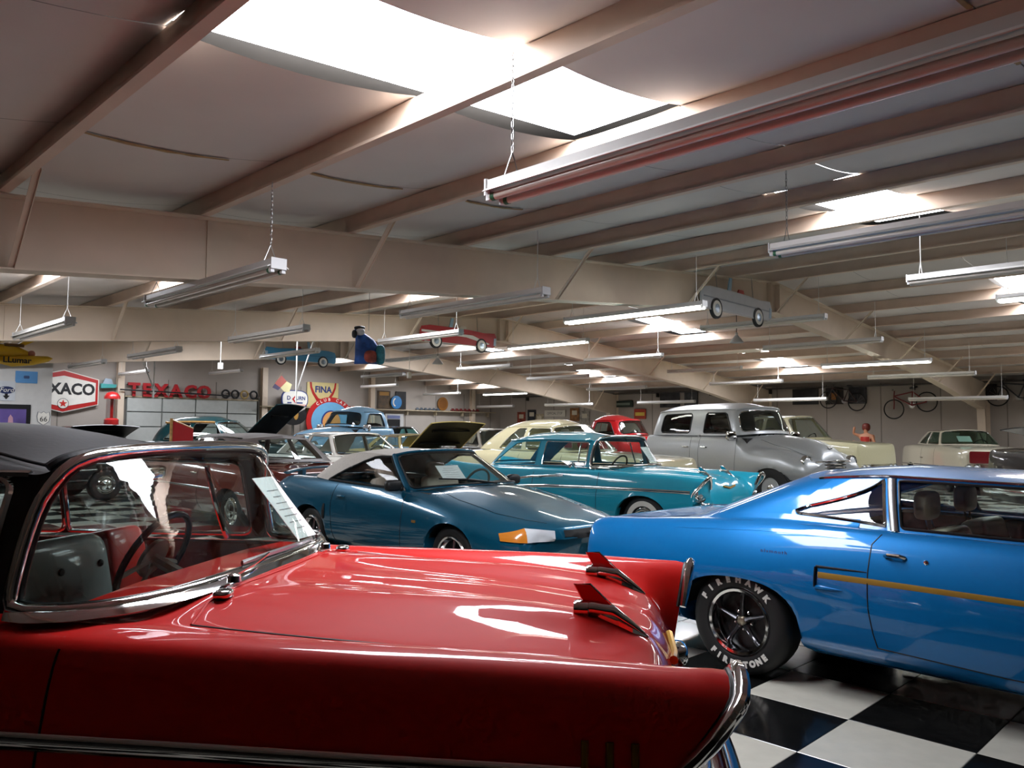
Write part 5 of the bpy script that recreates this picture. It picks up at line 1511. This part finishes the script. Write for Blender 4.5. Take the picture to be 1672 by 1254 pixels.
# visible gas pump
o = thing('gas_pump', 'tall red visible gas pump left of the overhead door', 'gas pump', (8.9, 27.2, 0))
MB().lathe([(.26, 0), (.26, .1), (.2, .15), (.18, 1.2), (.22, 1.25), (.22, 1.75), (.16, 1.8)], axis='z', n=24).build('base', mat('pump_red', '#b31e1e', .35, coat=.6), o)
MB().lathe([(.17, 1.8), (.17, 2.45)], axis='z', n=24, cap=False).build('glass_cylinder', glass_mat('pump_glass', (.8, .75, .75), .8), o)
MB().tube([(0, 0, 1.75), (0, 0, 2.48)], .05, 8).build('inner_pipe', mat('pump_red', '#b31e1e'), o)
MB().lathe([(.24, 2.42), (.24, 2.5), (.16, 2.62), (.03, 2.66)], axis='z', n=24).build('cap', mat('pump_red', '#b31e1e'), o)
# turquoise model boat shelf piece above the pump
o = thing('turquoise_model_boat', 'small turquoise model boat on the wall above the pump', 'model', (0, 0, 0))
plate('hull', [(-.24, .0), (.22, .04), (.25, .14), (-.24, .16)], (9.11, WY-.06, 2.80), mat('boat_teal', '#4fb0ae', .4), o, .12); plate('cabin', [(-.19, .16), (.15, .14), (.08, .32), (-.11, .34)], (9.11, WY-.08, 2.80), mat('boat_sky', '#a9b9c8', .4), o, .08)
# shield on a cream board
o = thing('shield_sign', 'cream board with red shield reading FINA', 'sign', (0, 0, 0))
plate('board', rrect(1.46, 1.0, .02), (17.38, WY, 2.90), YELL, o, .03)
sh = [(-.62, .50), (.62, .50), (.60, .28), (.50, .04), (.30, -.25), (.1, -.46), (0, -.52), (-.1, -.46), (-.30, -.25), (-.50, .04), (-.60, .28)]
plate('shield', sh, (17.38, WY-.03, 2.90), RED, o, .01); plate('shield_face', [(-.54, .50), (.54, .50), (.51, .30), (.40, .08), (.22, -.14), (0, -.22), (-.22, -.14), (-.40, .08), (-.51, .30)], (17.38, WY-.04, 2.90), YELL, o, .008)
text_part('FINA', o, BLUE, TY(17.38, WY-.052, 3.10), size=.36, offset=.012, extrude=.002)
# barrel-shaped club sign
o = thing('oval_sign', 'white oval sign with blue lettering and red chevron', 'sign', (0, 0, 0))
ov = [(u*.58*(1 if abs(v) < .3 else .96), v) for u, v in [(math.copysign(abs(math.cos(a))**.55, math.cos(a)), .36*math.copysign(abs(math.sin(a))**.8, math.sin(a))) for a in [2*PI*k/32 for k in range(32)]]]
plate('rim', ov, (15.9, WY-.35, 2.66), BLUE, o, .06); plate('face', scl(ov, .93, .9), (15.9, WY-.41, 2.66), SWHITE, o, .01)
text_part('D', o, BLUE, TY(15.62, WY-.425, 2.70), size=.22, offset=.006); text_part('URN', o, BLUE, TY(16.14, WY-.425, 2.70), size=.2, offset=.006)
plate('chevron', [(-.02, .13), (.06, .13), (-.06, 0), (.08, -.15), (0, -.15), (-.14, 0)], (15.9, WY-.42, 2.66), RED, o, .008)
b = MB()
for k, (dx, ww) in enumerate(((-.25, .18), (.2, .26))): b.box((15.9+dx, WY-.424, 2.52), (ww, .004, .05))
b.build('small_print', BLUE, o, smooth=0); plate('lower_band', [(-.5, -.2), (.5, -.2), (.36, -.31), (-.36, -.31)], (15.9, WY-.42, 2.66), mat('sign_pink', '#d9a99a', .5), o, .006)
MB().tube([(15.9, WY-.32, 0), (15.9, WY-.32, 2.3)], .035, 8).build('post', GREYM, o)
# black disc with a brown arrow feather
o = thing('black_disc_sign', 'round black sign with tan emblem under the oval sign', 'sign', (0, 0, 0))
plate('disc', circ(.40, 28, .56), (15.75, WY-.55, 2.04), BLACKS, o, .05); plate('emblem', circ(.2, 16, .1), (15.85, WY-.6, 2.05), mat('emblem_tan', '#a57a35', .5), o, .01)
plate('arrow', [(-.5, -.28), (.5, .24), (.5, .32), (-.5, -.20)], (15.75, WY-.602, 2.05), mat('arrow_grey', '#a9a7a0', .5), o, .006)
MB().tube([(15.75, WY-.5, 0), (15.75, WY-.5, 1.7)], .03, 8).build('post', GREYM, o)
# big round soda-fountain style sign with a face
o = thing('round_club_sign', 'big round light blue sign with red rim lettered CLUB CAFE', 'sign', (0, 0, 0))
C0 = (17.6, WY-.25, 1.82)
plate('rim', circ(.98, 40, 1.12), C0, RED, o, .05); plate('disc', circ(.78, 40, .90), (C0[0], C0[1]-.05, C0[2]), SKYB, o, .012)
plate('head_outline', circ(.46, 28, .45), (C0[0], C0[1]-.062, C0[2]-.02), BLUE, o, .006); plate('head', circ(.43, 28, .42), (C0[0]+.03, C0[1]-.068, C0[2]-.04), ORANGE, o, .006)
b = MB()
for i, ch in enumerate('CLUB CAFE'):
    if ch == ' ': continue
    a = math.radians(128-11*i); me = text_mesh(ch, .17, extrude=.003, offset=.004)
    rot = a-PI/2
    for v in me.vertices:
        u, w_ = v.co.x, v.co.y; v.co = (C0[0]+1.01*math.cos(a)+u*math.cos(rot)-w_*math.sin(rot), C0[1]-.054-v.co.z, C0[2]+.88*math.sin(a)+u*math.sin(rot)+w_*math.cos(rot))
    b.add([tuple(v.co) for v in me.vertices], [tuple(p.vertices) for p in me.polygons])
b.build('lettering', SWHITE, o, smooth=0)
MB().tube([(C0[0]-.5, WY-.2, 0), (C0[0]-.5, WY-.2, 1.2)], .03, 8).tube([(C0[0]+.5, WY-.2, 0), (C0[0]+.5, WY-.2, 1.2)], .03, 8).build('posts', GREYM, o)
# small flag
o = thing('small_flag', 'small red and cream flag hanging from a slanted stick', 'flag', (0, 0, 0))
MB().tube([(14.55, 27.3, 3.05), (14.95, 27.3, 3.62)], .012, 6).build('stick', WOODS, o)
plate('red_field', [(.0, .1), (.28, .42), (.5, .2), (.25, -.05)], (14.65, 27.3, 3.1), mat('flag_red', '#b05a4f', .6), o, .008); plate('cream_field', [(.25, -.05), (.5, .2), (.72, .1), (.62, -.2), (.4, -.2)], (14.65, 27.3, 3.1), mat('flag_cream', '#d8cf9b', .6), o, .008); plate('navy_field', [(-.1, -.05), (0, .1), (.25, -.05), (.15, -.15)], (14.65, 27.3, 3.1), mat('flag_navy', '#4a4465', .6), o, .008)
# long wall shelf with models
o = thing('long_wall_shelf', 'long narrow wooden shelf along the back wall', 'shelf', (0, 0, 0))
MB().box((20.8, WY-.14, 2.36), (12.4, .28, .04)).build('board', WOODS, o, smooth=0)
for k in range(8): MB().box((15+1.65*k, WY-.12, 2.25), (.03, .2, .2)).build('bracket', WOODS, o, smooth=0)
cols = ['#b5452e', '#8f2f2a', '#c96a3a', '#7a5a9a', '#a33a3a', '#caa46a', '#9b3434', '#b0562e', '#6a5f8a']
def toy(x, z, s, col, lab, cat='toy', y=None, rz=0.):
    o = thing('toy_car', lab, cat, (x, (y or WY-.14), z), rz); m = mat('toy_'+col, col, .4)
    pillow(MB(), (0, 0, .05*s), (.26*s, .11*s, .09*s), .5).build('body', m, o); pillow(MB(), (-.01*s, 0, .11*s), (.14*s, .09*s, .08*s), .5).build('cabin', m, o)
    for sx in (-.08, .08): MB().lathe([(.028*s, -.055*s), (.028*s, .055*s)], c=(sx*s, 0, .028*s), n=10).build('axle', RUBBER, o)
rowlab = ['leftmost orange toy car', 'maroon toy car, second from left', 'orange toy car, third from left', 'violet toy car, fourth from left', 'red toy car, fifth from left', 'tan toy car, sixth from left', 'dark red toy car, seventh from left', 'rust toy car, eighth from left', 'violet toy car, rightmost']
for k in range(9): toy(18.45+.17*k, 2.38, .5+.12*((k*7) % 3)/2, cols[k], rowlab[k]+' in the bright row on the shelf')
for k in range(6): toy(22.2+.24*k, 2.38, .8, '#4a5560', ['first', 'second', 'third', 'fourth', 'fifth', 'last'][k]+' grey toy car from the left, beside the brown disc')
for k in range(7): toy(24.3+.26*k, 2.38, .9, '#7d2a2a', ['first', 'second', 'third', 'fourth', 'fifth', 'sixth', 'last'][k]+' dark red toy car from the left, right of the brown disc')
# posters and discs over the shelf
o = thing('brown_poster', 'dark brown poster with a yellow top above the shelf', 'poster', (0, 0, 0)); plate('sheet', rrect(.66, .78, .01), (20.45, WY, 2.80), mat('poster_dark', '#4d3a22', .6, var=.6, scale=5), o, .02); plate('band', rrect(.5, .16, .01), (20.45, WY-.02, 3.06), mat('poster_ochre', '#a5772a', .6), o, .005)
o = thing('black_poster', 'black poster behind the blue round sign', 'poster', (0, 0, 0)); plate('sheet', rrect(.58, .78, .01), (21.35, WY, 2.80), mat('poster_black', '#17181c', .6, var=.5, scale=6), o, .02)
o = thing('blue_round_sign', 'round blue sign with white swoosh on the shelf', 'sign', (0, 0, 0)); plate('disc', circ(.29), (21.05, WY-.06, 2.70), mat('disc_blue', '#2f7fc0', .4), o, .05); plate('swoosh', [(.1*math.cos(a)*1.6-.05, .12*math.sin(a)*1.6) for a in [math.radians(100+16*k) for k in range(11)]]+[(.1*math.cos(a)*1.2-.02, .12*math.sin(a)*1.2) for a in [math.radians(260-16*k) for k in range(11)]], (21.05, WY-.11, 2.70), SWHITE, o, .006)
o = thing('brown_disc', 'round brown disc standing on the shelf', 'sign', (0, 0, 0)); plate('disc', circ(.31), (23.75, WY-.04, 2.71), mat('disc_brown', '#8a5a22', .5), o, .04); plate('centre', circ(.22), (23.75, WY-.08, 2.71), mat('disc_brown_in', '#7a4c1c', .5), o, .006)
# door in the back wall
dr = thing('door_1', 'white framed door with dark glass in the back wall', 'door', (0, 0, 0)); dr['kind'] = 'structure'
plate('frame', [(-.5, 0), (.5, 0), (.5, 2.2), (-.5, 2.2)], (21.0, WY, 0), PART, dr, .04); plate('leaf', [(-.38, .05), (.3, .05), (.3, 1.95), (-.38, 1.95)], (21.0, WY-.04, 0), BLACKS, dr, .02); plate('transom', [(-.38, 1.98), (.3, 1.98), (.3, 2.12), (-.38, 2.12)], (21.0, WY-.04, 0), mat('transom_blue', '#6f78a0', .4), dr, .02)
MB().tube([(20.72, WY-.1, 1.0), (20.72, WY-.1, 1.2)], .015, 6).build('handle', STEEL, dr)
# ---- partition: framed print, shield, plates
PYF = 21.30
o = thing('blue_oval_poster', 'white card with dark blue oval badge and small arrow on the partition', 'poster', (0, 0, 0)); plate('card', rrect(.42, .46, .01), (4.62, PYF, 2.34), mat('card_grey', '#c3c7cc', .5), o, .015); plate('oval', circ(.085, 24, .17), (4.65, PYF-.015, 2.36), mat('oval_navy', '#22305a', .4), o, .008)
text_part('Ford', o, SWHITE, TY(4.65, PYF-.026, 2.36), size=.15, shear=.25); plate('arrow', [(-.03, .1), (.03, .1), (.03, .04), (.07, .04), (0, -.05), (-.07, .04), (-.03, .04)], (4.65, PYF-.015, 2.19), BLACKS, o, .006)
o = thing('blue_licence_plate', 'light blue rectangular plate high on the partition', 'plate', (0, 0, 0)); plate('sheet', rrect(.46, .28, .015), (5.05, PYF, 2.68), mat('plate_blue', '#5b93c8', .45), o, .012); plate('motif', rrect(.12, .07, .02), (5.05, PYF-.012, 2.68), mat('plate_navy', '#3a4f78', .5), o, .004)
o = thing('framed_print', 'black framed print with purple dusk sky on the partition', 'picture', (0, 0, 0)); plate('frame', rrect(1.0, .78, .01), (4.66, PYF, 1.64), BLACKS, o, .03); plate('print', rrect(.82, .6, .005), (4.66, PYF-.03, 1.62), mat('print_purple', '#5a4a86', .4, var=.3, scale=2.), o, .004); plate('figure', [(-.05, -.15), (.06, -.15), (.05, .0), (.0, .07), (-.04, .0)], (4.75, PYF-.034, 1.72), mat('print_rose', '#b58a9a', .5), o, .003)
o = thing('route_shield', 'white highway shield sign numbered 66 on the partition', 'sign', (0, 0, 0)); shd = [(-.11, .14), (-.05, .11), (0, .15), (.05, .11), (.11, .14), (.13, .04), (.11, -.08), (.05, -.13), (0, -.16), (-.05, -.13), (-.11, -.08), (-.13, .04)]
plate('rim', scl(shd, 1.12, 1.1), (5.44, PYF, 1.72), mat('rim_grey', '#7d7f84', .5), o, .008); plate('shield', shd, (5.44, PYF-.008, 1.72), SWHITE, o, .006); text_part('66', o, BLACKS, TY(5.44, PYF-.018, 1.69), size=.17)
# ---- right wall: high shelf, frames, bicycles
o = thing('high_wall_shelf', 'long dark shelf high on the right wall behind the trucks', 'shelf', (0, 0, 0))
MB().box((WX-.13, 16.6, 3.115), (.26, 21.6, .04)).build('board', mat('shelf_dark', '#4a443e', .6), o, smooth=0)
for k in range(9): MB().box((WX-.1, 6.4+2.5*k, 3.02), (.2, .03, .18)).build('bracket', mat('shelf_dark', '#4a443e'), o, smooth=0)
fr = [(18.35, .95, .6, '#2c2b2d', 'wide black framed picture behind the silver truck'), (17.35, .6, .62, '#3a3b3d', 'grey framed picture right of the wide black one'), (12.6, .95, .56, '#201f20', 'black framed picture above the cream pickup'), (11.55, .62, .58, '#2b2218', 'dark picture with orange patch left of the bicycle'), (10.75, .6, .56, '#26262a', 'dark framed picture nearest the bicycle wheel'), (15.1, .5, .5, '#57504a', 'small brown framed picture above the silver hood'), (6.9, .7, .5, '#2a211b', 'dark brown box picture at the right edge')]
for y, w_, h, col, lab in fr:
    o = thing('framed_picture', lab, 'picture', (0, 0, 0)); z = 2.80
    plate('frame', rrect(w_, h, .01), (WX, y, z), mat('fr_'+col, col, .4), o, .04, 'x'); plate('print', rrect(w_-.12, h-.12, .005), (WX-.04, y, z), mat('pr_'+col, col, .5, var=.9, scale=4.), o, .004, 'x')
    if 'orange' in lab: plate('patch', rrect(.2, .25, .01), (WX-.044, y, z), mat('patch_orange', '#a8682a', .5), o, .003, 'x')
def bicycle(y0, z0, lab, col, s=1., tilt=.35):
    o = thing('bicycle', lab, 'bicycle', (WX-.2, y0, z0)); o.rotation_euler = (tilt, 0, 0); m = mat('bike_'+col, col, .35, coat=.5)
    for y in (.52*s, -.52*s):
        t_ = MB().tube([(0, y+.31*s*math.cos(2*PI*k/28), .31*s*math.sin(2*PI*k/28)) for k in range(28)], .02, 8, closed=True).build('wheel', RUBBER, o)
        b = MB()
        for k in range(12): b.tube([(0, y, 0), (0, y+.3*s*math.cos(2*PI*k/12), .3*s*math.sin(2*PI*k/12))], .0025, 4)
        b.build('spokes', STEEL, t_)
    P = {'h': (.42*s, .42*s), 'b': (-.05*s, .0), 's': (-.18*s, .42*s), 'f': (.52*s, 0), 'r': (-.52*s, 0), 'st': (-.22*s, .52*s), 'hb': (.36*s, .58*s)}
    b = MB()
    for a, c_ in (('h', 'b'), ('h', 's'), ('s', 'b'), ('b', 'r'), ('s', 'r')): b.tube([(0, *P[a]), (0, *P[c_])], .022, 8)
    b.build('frame', m, o); MB().tube([(0, *P['hb']), (0, *P['h']), (0, .46*s, .2*s), (0, *P['f'])], .02, 8).build('fork', m, o)
    MB().tube([(-.26, .28*s, .62*s), (-.2, .36*s, .6*s), (0, *P['hb']), (.12, .36*s, .6*s)], .014, 8).build('handlebar', CHROME, o)
    pillow(MB(), (0, -.24*s, .55*s), (.14, .26, .07), .6).build('saddle', BLACKS, o); MB().lathe([(.09*s, -.01), (.09*s, .01)], c=(.03, -.05*s, 0), axis='x', n=16).build('chainring', STEEL, o)
bicycle(9.0, 2.42, 'red bicycle hung tilted high on the right wall', '#7a1d1d', 1.0, -.22)
bicycle(11.2, 2.62, 'dark maroon bicycle hung among the framed pictures', '#3c2422', .95, .1)
bicycle(6.0, 2.62, 'grey bicycle half cut off at the right edge of the wall', '#3a3a3c', .95, .1)
for y, z, w_, h, col, txt, tc, nm, lab in ((20.95, 2.68, 1.45, .28, '#2c3a34', '', '#8a988c', 'green_sign', 'long dark green street sign on the far right wall'), (24.7, 2.31, 1.3, .3, '#cfcabd', 'OFFICIAL STOP', '#2a2a2c', 'official_sign', 'white sign lettered OFFICIAL STOP in the far corner'), (19.85, 2.24, .6, .42, '#b03a22', '', '#e0c050', 'red_sign', 'small red and yellow sign behind the red pickup')):
    o = thing(nm, lab, 'sign', (0, 0, 0)); plate('board', rrect(w_, h, .015), (WX, y, z), mat('sb_'+nm, col, .5), o, .03, 'x'); text_part(txt, o, mat('st_'+nm, tc, .5), TX_(WX-.032, y, z), size=h*.55, sx=.85) if txt else plate('faded_band', rrect(w_*.8, h*.35, .01), (WX-.03, y, z), mat('st_'+nm, tc, .5), o, .003, 'x')
posters = [(26.9, 2.1, '#8a3a2a', 'red poster nearest the far corner'), (26.2, 2.2, '#2a2b30', 'black poster left of the white lettered sign'), (25.7, 2.0, '#b3a68a', 'beige poster under the white lettered sign'), (23.5, 2.25, '#8a5a2a', 'brown poster right of the white lettered sign'), (22.9, 2.1, '#9a9388', 'pale poster beside the far column')]
for y, z, col, lab in posters:
    o = thing('wall_poster', lab, 'poster', (0, 0, 0)); plate('sheet', rrect(.55, .6, .01), (WX, y, z), mat('wp_'+col, col, .6, var=.6, scale=7.), o, .012, 'x'); plate('block', rrect(.3, .2, .01), (WX-.012, y, z+.08), mat('wpb_'+col, '#d0c6b0', .6), o, .003, 'x')
# mannequin figure by the bicycle wall
fg = thing('mannequin', 'red-dressed mannequin with one arm raised by the bicycle wall', 'mannequin', (25.6, 9.75, 0))
def skin(name, pts, edges, rad, m, par):
    me = bpy.data.meshes.new(name); me.from_pydata(pts, edges, []); o = link(name, me, m, par)
    md = o.modifiers.new('skin', 'SKIN'); 
    for i, r_ in enumerate(rad): me.skin_vertices[0].data[i].radius = (r_, r_)
    me.skin_vertices[0].data[0].use_root = True
    o.modifiers.new('sub', 'SUBSURF').levels = 1; o.modifiers['sub'].render_levels = 2
    return o
SKIN = mat('mannequin_skin', '#c98a68', .5)
pts = [(0, 0, .98), (0, 0, 1.2), (0, 0, 1.42), (0, 0, 1.52), (0, 0, 1.60), (0, 0, 1.74), (0, .19, 1.42), (-.08, .36, 1.5), (-.12, .30, 1.72), (0, -.19, 1.42), (-.05, -.28, 1.18), (-.15, -.2, 1.02), (0, .09, .9), (0, .1, .5), (0, .1, .08), (0, -.09, .9), (0, -.1, .5), (0, -.1, .08), (-.14, .1, .04), (-.14, -.1, .04)]
edg = [(0, 1), (1, 2), (2, 3), (3, 4), (4, 5), (2, 6), (6, 7), (7, 8), (2, 9), (9, 10), (10, 11), (0, 12), (12, 13), (13, 14), (0, 15), (15, 16), (16, 17), (14, 18), (17, 19)]
skin('body', pts, edg, [.14, .12, .14, .05, .075, .085, .06, .045, .035, .06, .045, .035, .09, .06, .045, .09, .06, .045, .03, .03], SKIN, fg)
MB().lathe([(.24, .62), (.19, .9), (.155, 1.0), (.135, 1.15), (.165, 1.32), (.15, 1.40)], axis='z', n=20, cap=False).build('dress', mat('dress_red', '#b8291f', .5), fg)
pillow(MB(), (.03, 0, 1.70), (.22, .24, .26), .8).build('hair', mat('hair_auburn', '#6e2418', .5), fg)
# small red panel with tan frame
o = thing('red_wedge_panel', 'red wedge shaped panel with tan edge above the black roof', 'panel', (7.3, 17.4, 0))
MB().prism([(-.35, 0), (.1, 0), (.1, 1.5), (.0, 1.53), (-.35, 1.66)], -.02, .02, lambda u, v, d: (u*.8, d-u*.5, v)).build('board', mat('panel_red', '#b5141c', .4), o, smooth=0)
MB().tube([(.08, -.05, 1.5), (.0, .0, 1.54), (-.28, .18, 1.68)], .02, 6).build('edge', WOOD, o); MB().tube([(-.3, .19, 0), (-.3, .19, 1.72)], .035, 6).build('post', WOOD, o)
# ================================================================== things hanging from the beams
def cutout(Y, body, flip, label, trim_c, accent=None, tail='#9fb4c4'):
    # flat plywood cut-out of a finned convertible, about 2.35 m long
    o = thing('cutout_car', label, 'cut-out', (12.08, Y-.16, 3.44)); s = -1 if flip else 1
    bm_, tm = mat('co_'+body, body, .5), mat('cot_'+trim_c, trim_c, .5)
    def P(poly, m, nm, d0, d1, par=o): return MB().prism([(s*u, v) for u, v in poly], d0, d1, lambda u, v, d: (u, -d, v)).build(nm, m, par, smooth=0)
    P([(-1.17, .10), (-1.17, .30), (-1.12, .40), (-.9, .44), (-.2, .44), (.3, .43), (.75, .40), (1.12, .42), (1.17, .34), (1.15, .12), (1.05, .06), (-1.1, .06)], bm_, 'body', 0, .03)
    P([(-1.05, .05), (1.0, .05), (1.0, .075), (-1.05, .075)], mat('co_sill', '#a9a6a2', .4), 'sill', .03, .036)
    P([(-1.14, .27), (.2, .25), (.9, .13), (.95, .15), (.4, .31), (-1.14, .32)] if accent else [(-1.1, .25), (1.1, .23), (1.1, .25), (-1.1, .27)], mat('co_acc_'+(accent or trim_c), accent or trim_c, .5), 'side_flash', .03, .036)
    P([(-.32, .44), (-.22, .44), (-.18, .66), (-.26, .66)], mat('co_glass', '#8fb0c4', .3), 'windshield', 0, .02)
    P([(.0, .43), (.22, .43), (.2, .50), (.04, .50)], mat('co_seat_'+body, '#a8362c' if body != '#a8262c' else '#d8d0c0', .5), 'seat', 0, .02)
    P([(1.08, .12), (1.16, .12), (1.17, .3), (1.1, .3)], mat('co_tail', tail, .4), 'tail_panel', .03, .038)
    for x in (-.72, .68):
        w_ = MB().lathe([(.17, .0), (.17, .045)], c=(s*x, 0, .09), axis='y', n=22, sgn=-1).build('wheel', RUBBER, o)
        MB().lathe([(.13, .045), (.13, .05), (.085, .05), (.085, .055), (.0, .06)], c=(s*x, 0, .09), axis='y', n=22, sgn=-1).build('whitewall', WHITEWALL, w_)
        MB().lathe([(.08, .055), (.02, .062)], c=(s*x, 0, .09), axis='y', n=18, sgn=-1).build('hubcap', mat('co_hub', '#8d9aa5', .3, .8), w_)
    MB().tube([(-.6, .02, .4), (-.6, .05, .72)], .006, 5).build('hanger', STEEL, o); MB().tube([(.6, .02, .4), (.6, .05, .78)], .006, 5).build('hanger', STEEL, o)
cutout(6.86, '#b9bcc0', False, 'white cut-out convertible mounted on the nearest roof beam', '#8f959c')
cutout(14.0, '#a8262c', False, 'red and white cut-out convertible mounted on the second roof beam', '#c9c4bb', '#d5d2cb')
cutout(21.1, '#3f86a8', True, 'blue cut-out convertible mounted on the third roof beam', '#2f6f92')
# parrot: flat plush bird hung over the hall
o = thing('parrot_figure', 'blue parrot figure with white face and red belly hanging over the hall', 'parrot', (7.25, 10.5, 2.84))
def bird(poly, m, nm, dy, th):
    return MB().prism(poly, -th, th, lambda u, v, d: (u*.75+d*.6, -u*.6+d*.75+dy*-.75, v)).build(nm, m, o, smooth=0)
rows = []
prof = [(-.285, .0, .27, .02), (-.27, .01, .28, .05), (-.15, .01, .27, .09), (0, -.01, .245, .11), (.1, -.04, .2, .11), (.17, -.09, .14, .10), (.21, -.13, .10, .08), (.26, -.15, .09, .07), (.29, -.15, .05, .04), (.30, -.15, .01, .01)]
for z, c_, r_, t_ in prof:
    rows.append([(c_+r_*math.cos(a)*.78-.02, t_*math.sin(a), z) for a in [2*PI*k/20 for k in range(20)]])
MB().grid([[(p[0]*.75-p[1]*.6, -p[0]*.6-p[1]*.75, p[2]) for p in r_] for r_ in rows], closed=True).build('body', mat('parrot_blue', '#2455a0', .5, var=.5, scale=9.), o)
pillow(MB(), (-.02, -.10, -.17), (.24, .12, .2), .8).build('belly', mat('parrot_red', '#a84a3c', .6, var=.5, scale=12.), o)
pillow(MB(), (-.16, .0, .22), (.12, .16, .11), .8).build('face', mat('parrot_white', '#d5d6d8', .5), o); pillow(MB(), (-.25, .03, .18), (.08, .07, .13), .8).build('beak', BLACKS, o)
pillow(MB(), (-.14, .05, .29), (.16, .18, .06), .8).build('crown', BLACKS, o); pillow(MB(), (.13, -.14, -.13), (.16, .12, .32), .7).build('wing', mat('parrot_teal', '#2f7f8f', .5, var=.5, scale=12.), o)
MB().tube([(0, 0, .25), (0.0, 0, roof_z(7.25)-2.84+.02)], .004, 5).build('cord', STEEL, o)
# yellow toy biplane
o = thing('yellow_toy_plane', 'yellow inflatable toy plane lettered LLumar at the far left', 'toy plane', (3.2, 15.9, 2.78)); YP = mat('plane_yellow', '#e0b416', .4, coat=.3)
MB().tube([(-1.2, 0, .06), (-.7, 0, .06), (-.1, 0, .04), (.35, 0, .02), (.62, 0, 0)], [.03, .1, .15, .14, .05], 16).build('fuselage', YP, o)
MB().tube([(.05, -.12, -.12), (.3, -.14, -.14), (.62, -.16, -.1), (.85, -.17, -.06), (.92, -.17, -.05)], [.05, .09, .085, .05, .01], 14).build('float', YP, o)
MB().prism([(.28, .1), (.4, .1), (.74, .29), (.62, .31)], -.05, .05, lambda u, v, d: (u, d, v)).build('tail_fin', YP, o, smooth=0)
pillow(MB(), (-.35, 0, .2), (1.1, 1.6, .06), .6).build('wing', YP, o)
MB().box((.34, -.08, .15), (.3, .06, .05)).build('cockpit', mat('plane_brown', '#6b4a20', .5), o); pillow(MB(), (.62, -.05, .02), (.12, .1, .12), .9).build('nose_cap', mat('plane_pink', '#c98a7a', .5), o)
text_part('LLumar', o, BLACKS, frame_M((.36, -.245, -.12), (1, 0, 0), (0, 0, 1)), size=.14, offset=.004)
for x in (-.5, .3): MB().tube([(x, 0, .15), (x, 0, roof_z(3.2)-2.78+.01)], .004, 5).build('cord', STEEL, o)
# V-shaped white hangers
for X, Y, zt, zb, dx, lab in ((8.62, 23., 3.78, 2.5, -.5, 'white V-shaped hanger before the red wall letters'), (10.83, 19., 3.95, 2.36, .55, 'white V-shaped hanger before the oval sign')):
    o = thing('v_hanger', lab, 'hanger', (X, Y, zb)); m = mat('hanger_white', '#f0efec', .4)
    MB().tube([(0, 0, -.15), (0, 0, roof_z(X)-zb)], .022, 6).build('upright', m, o); MB().tube([(0, 0, .1), (dx, 0, roof_z(X+dx)-zb)], .02, 6).build('diagonal', m, o)
# hanging outlets and cone lamps
for X, Y, z, lab in ((8.72, 19.0, 3.06, 'small white drop outlet on a cord above the overhead door'), (13.07, 17.0, 2.98, 'small white drop outlet on a cord below the parrot')):
    o = thing('drop_outlet', lab, 'outlet', (X, Y, z)); MB().box((0, 0, 0), (.11, .07, .16)).build('box', WHITEP, o, smooth=0); MB().tube([(0, 0, .08), (0, 0, roof_z(X)-z)], .008, 5).build('cord', WHITEP, o)
for X, Y, z, lab in ((15.3, 8.5, 3.45, 'small clear cone lamp hanging below the white cut-out car'), (13.4, 16.2, 3.28, 'small clear cone lamp hanging below the red cut-out car')):
    o = thing('cone_lamp', lab, 'lamp', (X, Y, z)); MB().lathe([(.15, -.02), (.12, .03), (.05, .12), (.03, .14)], axis='z', n=18, cap=False).build('shade', mat('lamp_glass_white', '#cfd2d4', .3), o)
    MB().tube([(0, 0, .12), (0, 0, roof_z(X)-z)], .008, 5).build('cord', BLACKS, o); MB().lathe([(.03, .1), (.03, .2)], axis='z', n=10).build('socket', WHITEP, o)
bpy.context.view_layer.update()
